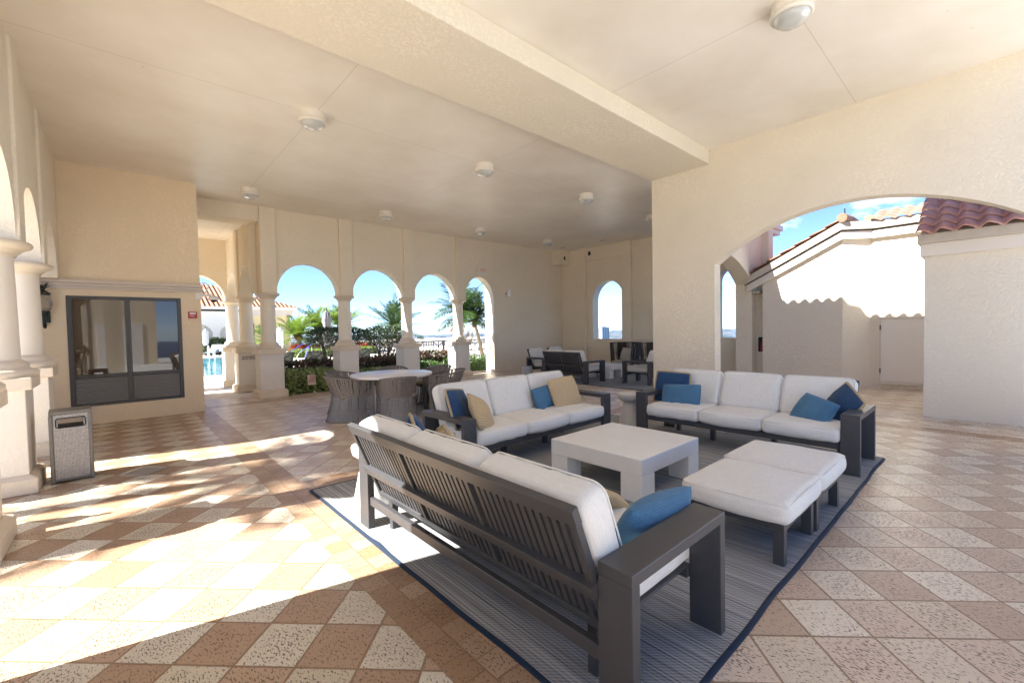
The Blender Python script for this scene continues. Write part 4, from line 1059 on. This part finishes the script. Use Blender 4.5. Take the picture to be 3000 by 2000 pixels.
m.build('roof', None, h)
def rooftex():
    m, nt, N, L, B = nodes('distant barrel tile'); v = coords(nt)
    sp = N.new('ShaderNodeSeparateXYZ'); L.new(v,sp.inputs[0])
    a = math_(nt,'SINE', math_(nt,'MULTIPLY',sp.outputs[0],2*PI/.30)); b_ = math_(nt,'FRACT', math_(nt,'MULTIPLY',sp.outputs[1],1/.36))
    f = math_(nt,'ADD', math_(nt,'MULTIPLY',a,.5), math_(nt,'MULTIPLY',b_,.8))
    nz = noise_(nt,v,9,2)
    L.new(mix_(nt, nz, (.30,.10,.045),(.52,.24,.12)),B.inputs['Base Color']); B.inputs['Roughness'].default_value=.7
    bump_(nt,f,B,1,.10); return m
[o for o in h.children if o.name.startswith('roof')][0].data.materials.append(rooftex())

# umbrellas
def umbrella(label, x, y, z0, z1, r, mat):
    t = thing('closed_umbrella', label, 'umbrella', (x,y,0), 0, 'closed pool umbrellas')
    MB().tube([(x,y,0),(x,y,z1+.12)],.022,8).build('pole', M['bronze'], t)
    H = z1-z0; prof = [(.015,z1),(r*.55,z1-.06*H),(r*.95,z1-.28*H),(r*.72,z1-.36*H),(r*.85,z1-.62*H),(r*.8,z1-.85*H),(r*.55,z0)]
    m = MB(); n = 24; vs = []
    for rr, z in prof:
        for i in range(n): a = 2*PI*i/n; q = 1+.28*math.cos(8*a); vs.append((x+rr*q*math.cos(a),y+rr*q*math.sin(a),z+.03*math.cos(5*a)))
    m.add(vs,[(j*n+i,j*n+(i+1)%n,(j+1)*n+(i+1)%n,(j+1)*n+i) for j in range(len(prof)-1) for i in range(n)],True); m.build('canopy', M[mat], t)
umbrella('folded grey umbrella rising behind the dark trimmed tree',6.17,18,.95,2.34,.17,'umb_grey')
umbrella('folded white umbrella far left in front of the arched niches',4.28,36,.75,1.86,.17,'umb_white')
umbrella('folded white umbrella beside the corner column, before the yellow wall',6.40,26,.62,1.80,.17,'umb_white')

# loungers seen from behind
def lounger(label, x, y, rz, w=.62, grey=False, group='sun loungers by the pool'):
    t = thing('sun_lounger', label, 'sun lounger', (x,y,0), R(rz), group); sl = 'sling_grey' if grey else 'sling'
    MB().obox((-w/2,0,.25),(-w/2,-.45,.78),.04,.04).obox((w/2,0,.25),(w/2,-.45,.78),.04,.04).obox((-w/2,-.45,.78),(w/2,-.45,.78),.04,.04).obox((-w/2,-.04,.29),(w/2,-.43,.76),.03,.03).obox((w/2,-.04,.29),(-w/2,-.43,.76),.03,.03).obox((-w/2,0,.25),(-w/2,1.3,.25),.04,.04).obox((w/2,0,.25),(w/2,1.3,.25),.04,.04).build('frame', M['black'], t, world=False)
    MB().add([(-w/2,.01,.285),(w/2,.01,.285),(w/2,-.42,.775),(-w/2,-.42,.775)],[(0,1,2,3)]).add([(-w/2,.0,.285),(w/2,0,.285),(w/2,1.3,.275),(-w/2,1.3,.275)],[(0,1,2,3)]).build('sling', M[sl], t, world=False)
    for a in (-w/2,w/2):
        for q in (.05,1.2): MB().box(a-.02,q-.02,0,a+.02,q+.02,.25).build('leg', M['black'], t, world=False)
    return t
lounger('dark lounger with a crossed back behind the first gap, left of the dark tree trunk',5.42,17.4,0)
lounger('dark lounger with a crossed back just right of the corner column',4.35,17.6,4)
lounger('dark lounger with a crossed back just right of the second column',7.25,17.4,-6)
lounger('grey lounger across the pool beside the box hedge',4.75,36.0,150,grey=True)
for i in range(3): lounger(['lounger in the row along the parapet, nearest the pool house','middle lounger of the row along the parapet','lounger in the row along the parapet, beside the red flowers'][i],9.2+.9*i,33.5,150,group='sun loungers along the parapet')
# pool rails
t = thing('pool_handrail','curved pool handrail with a blue wrap in front of the lime hedge','handrail',(5.9,20.6,0))
for dx in (0,.45):
    MB().tube([(5.35+dx,20.8,-.2),(5.35+dx,20.8,.45),(5.5+dx,20.9,.62),(6.2+dx,21.3,.98),(6.5+dx,21.4,.98),(6.62+dx,21.45,.8),(6.62+dx,21.45,0)],.018,8).build('rail', M['steel'], t)
    MB().tube([(5.6+dx,20.96,.675),(6.2+dx,21.3,.985),(6.45+dx,21.4,.985)],.022,8).build('blue_wrap', M['bluerail'], t)
MB().obox((6.5,21.4,.9),(6.05,20.9,.05),.035,.035).build('blue_brace', M['bluerail'], t)
t = thing('pool_ladder','thin white pool ladder rail standing in the far pool edge','pool ladder',(4.3,33.4,0))
for dx in (0,.3): MB().tube([(4.1+dx,33.2,-.4),(4.1+dx,33.2,.5),(4.1+dx,33.4,.75),(4.1+dx,33.8,.7),(4.1+dx,33.9,0)],.025,8).build('rail', M['white_paint'], t)

# ------------------------------------------------------------------ plants
def leafbox(m, x0,y0,z0,x1,y1,z1,nl,L,seed=0,flat=.5,jit=.06):
    rnd = random.Random(seed); fx, fy = x1-x0, y1-y0
    for k in range(nl):
        q = rnd.random(); p = [rnd.uniform(x0,x1),rnd.uniform(y0,y1),rnd.uniform(z0,z1)]
        if q < .40: p[2] = z1+rnd.uniform(-jit,jit); nn = Vector((rnd.uniform(-.6,.6),rnd.uniform(-.6,.6),1))
        elif q < .80: p[1] = y0+rnd.uniform(-jit,jit); nn = Vector((rnd.uniform(-.6,.6),-1,rnd.uniform(-.2,.9)))
        elif q < .9: p[0] = x0+rnd.uniform(-jit,jit); nn = Vector((-1,rnd.uniform(-.6,.6),rnd.uniform(0,.8)))
        else: p[0] = x1+rnd.uniform(-jit,jit); nn = Vector((1,rnd.uniform(-.6,.6),rnd.uniform(0,.8)))
        h = noise.noise(Vector((p[0]*3,p[1]*3,p[2]*3+seed)))*jit; p = Vector(p)+nn.normalized()*h
        d = Vector((rnd.uniform(-1,1),rnd.uniform(-1,1),rnd.uniform(-.5,1)))+nn*.4
        m.leaf(p,d,nn,L*rnd.uniform(.7,1.3),L*.5*rnd.uniform(.8,1.2))
    return m
def hedge(label, x0,y0,x1,y1,z1,nl,L,mat,seed,name='hedge'):
    t = thing(name,label,'hedge' if name=='hedge' else 'plant',((x0+x1)/2,(y0+y1)/2,0))
    MB().box(x0+.08,y0+.08,0,x1-.08,y1-.08,z1-.08).build('dark_core', M['leaf_dark'], t)  # solid dark filler added inside the leaves to block light
    leafbox(MB(),x0,y0,.02,x1,y1,z1,nl,L,seed).build('leaves', M[mat], t); return t
hedge('clipped variegated hedge between the first and second columns, behind the sign',2.93,11.34,4.08,12.2,.46,2600,.085,'leaf_hedge',1)
hedge('clipped hedge behind the dining table between the second and third columns',4.75,11.5,5.9,12.3,.36,1800,.085,'leaf_hedge',2)
hedge('bright green ground hedge between the third and fourth columns',6.57,11.8,7.7,12.8,.40,2000,.075,'leaf_mid',3)
hedge('low green hedge seen through the exit arch under the leaning palm',8.4,12.35,10.6,13.2,.46,2600,.07,'leaf_mid',4)
hedge('red and green croton shrubs behind the variegated hedge',3.0,12.35,4.5,13.3,.60,1300,.14,'leaf_red',5,'croton_bed')
hedge('dark croton shrubs at the foot of the right trimmed tree',4.9,12.4,6.9,13.5,.58,1500,.14,'leaf_red',6,'croton_bed')
hedge('reddish croton shrubs between the third and fourth columns, before the railing',7.0,13.0,9.2,14.2,.62,1500,.14,'leaf_red',7,'croton_bed')
hedge('lime hedge below the red flowers across the pool deck',7.6,27.6,12.5,28.6,.36,2600,.16,'leaf_lime',8)
t = hedge('bed of red flowers above the lime hedge',8.2,29.3,13,30.6,.60,2000,.18,'flower',9,'flower_bed')
hedge('dark box hedge by the grey lounger across the pool',4.35,37.5,5.9,38.5,1.05,1200,.2,'leaf_dark',10)

def tree_ball(label, cx, cy, x0,x1,z0,z1,dy,seed,stem0,nl=5200,fan=False):
    t = thing('trimmed_tree',label,'tree',(stem0[0],stem0[1],0)); rnd = random.Random(seed)
    m = MB(); tips = []
    for k in range(9 if fan else 7):
        a = rnd.uniform(0,2*PI); ex = rnd.uniform(x0+.15,x1-.15); ey = cy+rnd.uniform(-dy*.6,dy*.6); ez = rnd.uniform(z0+.1,z1-.25)
        b = Vector((stem0[0]+rnd.uniform(-.06,.06)*(2.5 if fan else 1),stem0[1]+rnd.uniform(-.06,.06),0)); e = Vector((ex,ey,ez)); mid = b.lerp(e,.5)+Vector((rnd.uniform(-.06,.06)-(ex-stem0[0])*(.1 if fan else .28),0,.08))
        m.tube([b,b.lerp(mid,.6),mid,mid.lerp(e,.55)+Vector((rnd.uniform(-.05,.05),0,.03)),e],[.03,.026,.02,.013,.006],6)
        for q in range(4):
            s = mid.lerp(e,rnd.uniform(0,.9)); m.tube([s,s+Vector((rnd.uniform(-.25,.25),rnd.uniform(-.25,.25),rnd.uniform(.1,.35)))],[.009,.003],4)
    m.build('trunk', M['bark'], t)
    m = MB(); cz = (z0+z1)/2
    for k in range(nl):
        while True:
            u,v,w_ = rnd.uniform(-1,1),rnd.uniform(-1,1),rnd.uniform(-1,1)
            rr = (abs(u)**4+abs(v)**3+abs(w_)**4)
            if rr < 1: break
        low = w_ < -.35
        if rr < .25 and rnd.random() < .55: continue
        p = Vector(((x0+x1)/2+u*(x1-x0)/2, cy+v*dy, cz+w_*(z1-z0)/2))
        g_ = noise.noise(p*3.2+Vector((seed,0,0)))
        if g_ < -.18 and rnd.random() < .8: continue
        p += Vector((u,v,w_))*(.10*g_)
        if low and rnd.random() < .45: continue
        d = Vector((u+rnd.uniform(-.8,.8),v+rnd.uniform(-.8,.8),w_*.6+rnd.uniform(-.4,.9)))
        m.leaf(p,d,(rnd.uniform(-1,1),rnd.uniform(-1,1),1),rnd.uniform(.06,.11),rnd.uniform(.03,.05))
    # thin scatter of leaves down the stems
    for k in range(nl//(3 if fan else 9)):
        f = rnd.random(); xx = stem0[0]+((x0+x1)/2-stem0[0])*f+rnd.uniform(-1,1)*(.12+(x1-x0)*(.40 if fan else .22)*f); p = Vector((xx,stem0[1]+rnd.uniform(-.3,.3)*(f+.2),.3+(z0-.2)*f+rnd.uniform(-.05,.1)))
        m.leaf(p,(rnd.uniform(-1,1),rnd.uniform(-1,1),rnd.uniform(-.5,.8)),(0,rnd.uniform(-.5,.5),1),rnd.uniform(.05,.09),rnd.uniform(.028,.045))
    m.build('crown', M['leaf_dark'], t); return t
tree_ball('dark trimmed tree with a flat topped crown behind the second column',5.05,14,4.22,5.92,1.02,1.60,.55,31,(4.78,14.0))
tree_ball('dark trimmed tree with a fan of bare stems between the second and third columns',6.72,14,6.02,7.44,1.05,1.60,.5,32,(6.66,14.0),5200,True)

def palm(label, base, top, nf, fl, mat, seed, r=.10, droop=1.0, wind=(0,0), group='palms in the pool garden', boot=.16):
    t = thing('palm_tree', label, 'palm tree', base, 0, group); rnd = random.Random(seed)
    b, c = Vector(base), Vector(top); m = MB(); pts = []; rad = []
    for k in range(15):
        f = k/14; p = b.lerp(c,f)+Vector((math.sin(f*PI)*.04,0,0)); pts.append(p); rad.append(r*(1.15-.35*f)*(1+.10*(k%2)))
    m.tube(pts,rad,12).build('trunk', M['palm_bark'], t)
    prof = [(r*.8,-boot*1.3),(r*1.25,-boot*.9),(r*1.7,-boot*.3),(r*1.6,boot*.2),(r*.9,boot*.8)]
    m = MB().lathe(prof,tuple(c),14)
    for k in range(60):
        a = rnd.uniform(0,2*PI); z = rnd.uniform(-boot,boot*.5); rr = r*1.5; m.leaf(c+Vector((rr*math.cos(a),rr*math.sin(a),z)),(math.cos(a),math.sin(a),1.2),(math.cos(a),math.sin(a),0),r*.9,r*.5)
    m.build('boots', M['boot'], t)
    m = MB()
    for k in range(nf):
        az = k*2.39996+rnd.uniform(-.25,.25); el = R(78-95*((k+.5)/nf)+rnd.uniform(-10,10)); L = fl*rnd.uniform(.85,1.12)
        d = Vector((math.cos(az)*math.cos(el),math.sin(az)*math.cos(el),math.sin(el))); p = c+Vector((0,0,boot*.5)); pts = [p.copy()]; n = 12
        for s in range(n):
            d = (d + Vector((wind[0],wind[1],-.16*droop*(1+s*.10)))*(1.0/ n*1.55)).normalized(); p = p + d*(L/n); pts.append(p.copy())
        m.tube(pts,[.016*(1-i/(n+1)) + .003 for i in range(n+1)],4)
        for s in range(1,n+1):
            tan = (pts[s]-pts[s-1]).normalized(); side = tan.cross(Vector((0,0,1)))
            if side.length < .05: side = Vector((1,0,0))
            side.normalize(); upv = side.cross(tan)
            ll = fl*.34*math.sin(PI*(.12+.80*s/n))+.05
            for h_ in (0,.25,.5,.75):
                q = pts[s-1].lerp(pts[s],h_)
                for sg_ in (-1,1):
                    dd = tan*.75+side*sg_*.9+upv*rnd.uniform(.05,.40)+Vector((wind[0]*.5,wind[1]*.5,-.18*droop+rnd.uniform(-.12,.1)))
                    m.leaf(q,dd,upv,ll*rnd.uniform(.85,1.1),.030*max(1,fl*.75),.1)
    m.build('crown', M[mat], t)
    m = MB()
    for k in range(5):
        a = rnd.uniform(0,2*PI); q = c+Vector((.05*math.cos(a),.05*math.sin(a),-boot*.6)); e = q+Vector((fl*.28*math.cos(a),fl*.28*math.sin(a),-fl*.45)); m.tube([q,q.lerp(e,.5)+Vector((.1*math.cos(a),.1*math.sin(a),.06)),e],[.012,.008,.003],4)
        for w_ in range(14):
            p = q.lerp(e,.3+.05*w_); m.leaf(p,(math.cos(a)+rnd.uniform(-.6,.6),math.sin(a)+rnd.uniform(-.6,.6),-1.2),(rnd.uniform(-1,1),1,0),fl*.22,.022)
    m.build('dead_fronds', M['dead'], t); return t
palm('leaning palm with a brown boot under its crown, seen through the exit arch',(12.55,16.0,0),(12.08,16.0,1.78),24,1.55,'palm_green',41,.075,1.1,boot=.17)
palm('dark palm whose fronds spread behind the fourth column',(10.95,15.6,0),(11.15,15.7,2.2),22,1.55,'palm_green',42,.08,2.0,(-.12,0))
palm('wind swept palm rising behind the right trimmed tree',(11.3,22,0),(11.2,22,1.55),20,1.75,'palm_green',43,.09,.9,(-.15,0))
palm('yellow green palm nearest the yellow house',(8.5,30,.3),(8.45,30,1.22),26,1.75,'palm_yel',44,.14,1.0)
palm('yellow green palm behind the grey umbrella',(10.1,31,.3),(10.1,31,1.55),26,1.9,'palm_yel',45,.14,1.0)
palm('tall thin palm behind the second column',(12.0,32,.3),(12.0,32,1.75),24,2.0,'palm_yel',46,.13,1.0)
palm('leafy palm behind the first columns in front of the yellow wall',(7.35,33,0),(7.35,33,1.0),22,1.3,'palm_yel',47,.12,1.1)
palm('palm outside the left arcade that throws frond shadows on the floor',(-7.1,6.9,0),(-7.0,6.9,7.6),15,1.7,'palm_green',48,.12,1.1,group='palms on the side terrace')
umbrella('unseen folded umbrella added outside the left arcade to cast floor stripes',-2.9,6.55,1.0,2.5,.15,'umb_white')  # out of view, added for its shadow stripe on the floor
umbrella('second unseen folded umbrella added outside the left arcade to cast floor stripes',-2.6,5.55,1.0,2.2,.12,'umb_white')  # likewise added unseen to cast another thin stripe
w = thing('annex_wall','peach stucco wall seen through the left arches beside the window block','wall',(-2.6,8,0))
MB().box(-4.2,8.05,0,-1.92,13,5.2).box(-1.92,10.9,0,-1.905,13,4.3).build('wall', M['block'], w)

# ------------------------------------------------------------------ world, sun, camera
SUN_AZ, SUN_EL = 168.0, 42.5          # direction towards the sun (azimuth from +x)
wd = bpy.data.worlds.new('World'); scene.world = wd; wd.use_nodes = True; nt = wd.node_tree
bg = nt.nodes['Background']; sky = nt.nodes.new('ShaderNodeTexSky'); sky.sky_type = 'NISHITA'; sky.sun_disc = False
sky.sun_elevation = R(SUN_EL); sky.sun_rotation = R(90-SUN_AZ); sky.altitude = 80; sky.air_density = .5; sky.dust_density = .0; sky.ozone_density = 2.2
tc = nt.nodes.new('ShaderNodeTexCoord').outputs['Generated']
def cloud():
    sp = nt.nodes.new('ShaderNodeSeparateXYZ'); nt.links.new(tc, sp.inputs[0])
    z = math_(nt,'MAXIMUM', sp.outputs[2], .02); q = math_(nt,'ADD', z, .22)
    cb = nt.nodes.new('ShaderNodeCombineXYZ'); nt.links.new(math_(nt,'DIVIDE',sp.outputs[0],q),cb.inputs[0]); nt.links.new(math_(nt,'DIVIDE',sp.outputs[1],q),cb.inputs[1])
    n1 = noise_(nt, cb.outputs[0], 2.3, 7, .58)
    # fair weather clouds gather over the land to the right (+x), clear above the sea (+y)
    gate = math_(nt,'MULTIPLY', ramp_(nt, math_(nt,'SUBTRACT',sp.outputs[0],math_(nt,'MULTIPLY',sp.outputs[1],.9)), .15, .62), ramp_(nt, sp.outputs[2], .0, .10))
    return math_(nt,'MULTIPLY', ramp_(nt, n1, .56, .70), gate)
mx = mix_(nt, math_(nt,'MULTIPLY',cloud(),.85), mix_(nt, 1.0, sky.outputs[0], (.75,.82,.94), 'MULTIPLY'), (6.5,6.6,6.8))
nt.links.new(mx, bg.inputs[0]); bg.inputs[1].default_value = .066
sl = bpy.data.lights.new('sun','SUN'); sl.energy = 3.8; sl.angle = R(.53); sl.color = (1,.965,.91)
so = bpy.data.objects.new('sun', sl); col.objects.link(so)
dv = Vector((math.cos(R(SUN_AZ))*math.cos(R(SUN_EL)),math.sin(R(SUN_AZ))*math.cos(R(SUN_EL)),math.sin(R(SUN_EL))))
so.rotation_euler = dv.to_track_quat('Z','Y').to_euler(); so.location = dv*30

hz = MB().box(-6900,-6900,-78,6900,6900,9.5); hm = bpy.data.materials.new('haze'); hm.use_nodes = True; hn = hm.node_tree
hn.nodes.remove(hn.nodes['Principled BSDF']); pv = hn.nodes.new('ShaderNodeVolumePrincipled'); pv.inputs['Color'].default_value = (.62,.80,1,1); pv.inputs['Density'].default_value = .00005; pv.inputs['Anisotropy'].default_value = .2
hn.links.new(pv.outputs[0], hn.nodes['Material Output'].inputs['Volume']); tag(hz.build('haze', hm), kind='stuff')

F, YAW, PIT, ROL = 1273.74, R(48.0766), R(1.7343), R(-1.1268)
fw = Vector((math.cos(YAW)*math.cos(PIT),math.sin(YAW)*math.cos(PIT),-math.sin(PIT)))
rt = Vector((math.sin(YAW),-math.cos(YAW),0)); up = rt.cross(fw)
Rr = rt*math.cos(ROL)+up*math.sin(ROL); Ur = up*math.cos(ROL)-rt*math.sin(ROL)
cd = bpy.data.cameras.new('camera'); cd.sensor_fit = 'HORIZONTAL'; cd.sensor_width = 36; cd.lens = F/3000*36; cd.clip_end = 20000; cd.clip_start = .05
co = bpy.data.objects.new('camera', cd); col.objects.link(co)
mw = Matrix((Rr,Ur,-fw)).transposed().to_4x4(); mw.translation = Vector((0,0,1.5)); co.matrix_world = mw
scene.camera = co

scene.view_settings.view_transform = 'Standard'; scene.view_settings.look = 'None'; scene.view_settings.gamma = 1; scene.view_settings.exposure = 2.55
try:
    scene.cycles.max_bounces = 14; scene.cycles.diffuse_bounces = 10; scene.cycles.glossy_bounces = 4; scene.cycles.transmission_bounces = 6
    scene.cycles.caustics_reflective = False; scene.cycles.caustics_refractive = False; scene.cycles.sample_clamp_indirect = 20
    scene.cycles.use_denoising = True
except Exception: pass
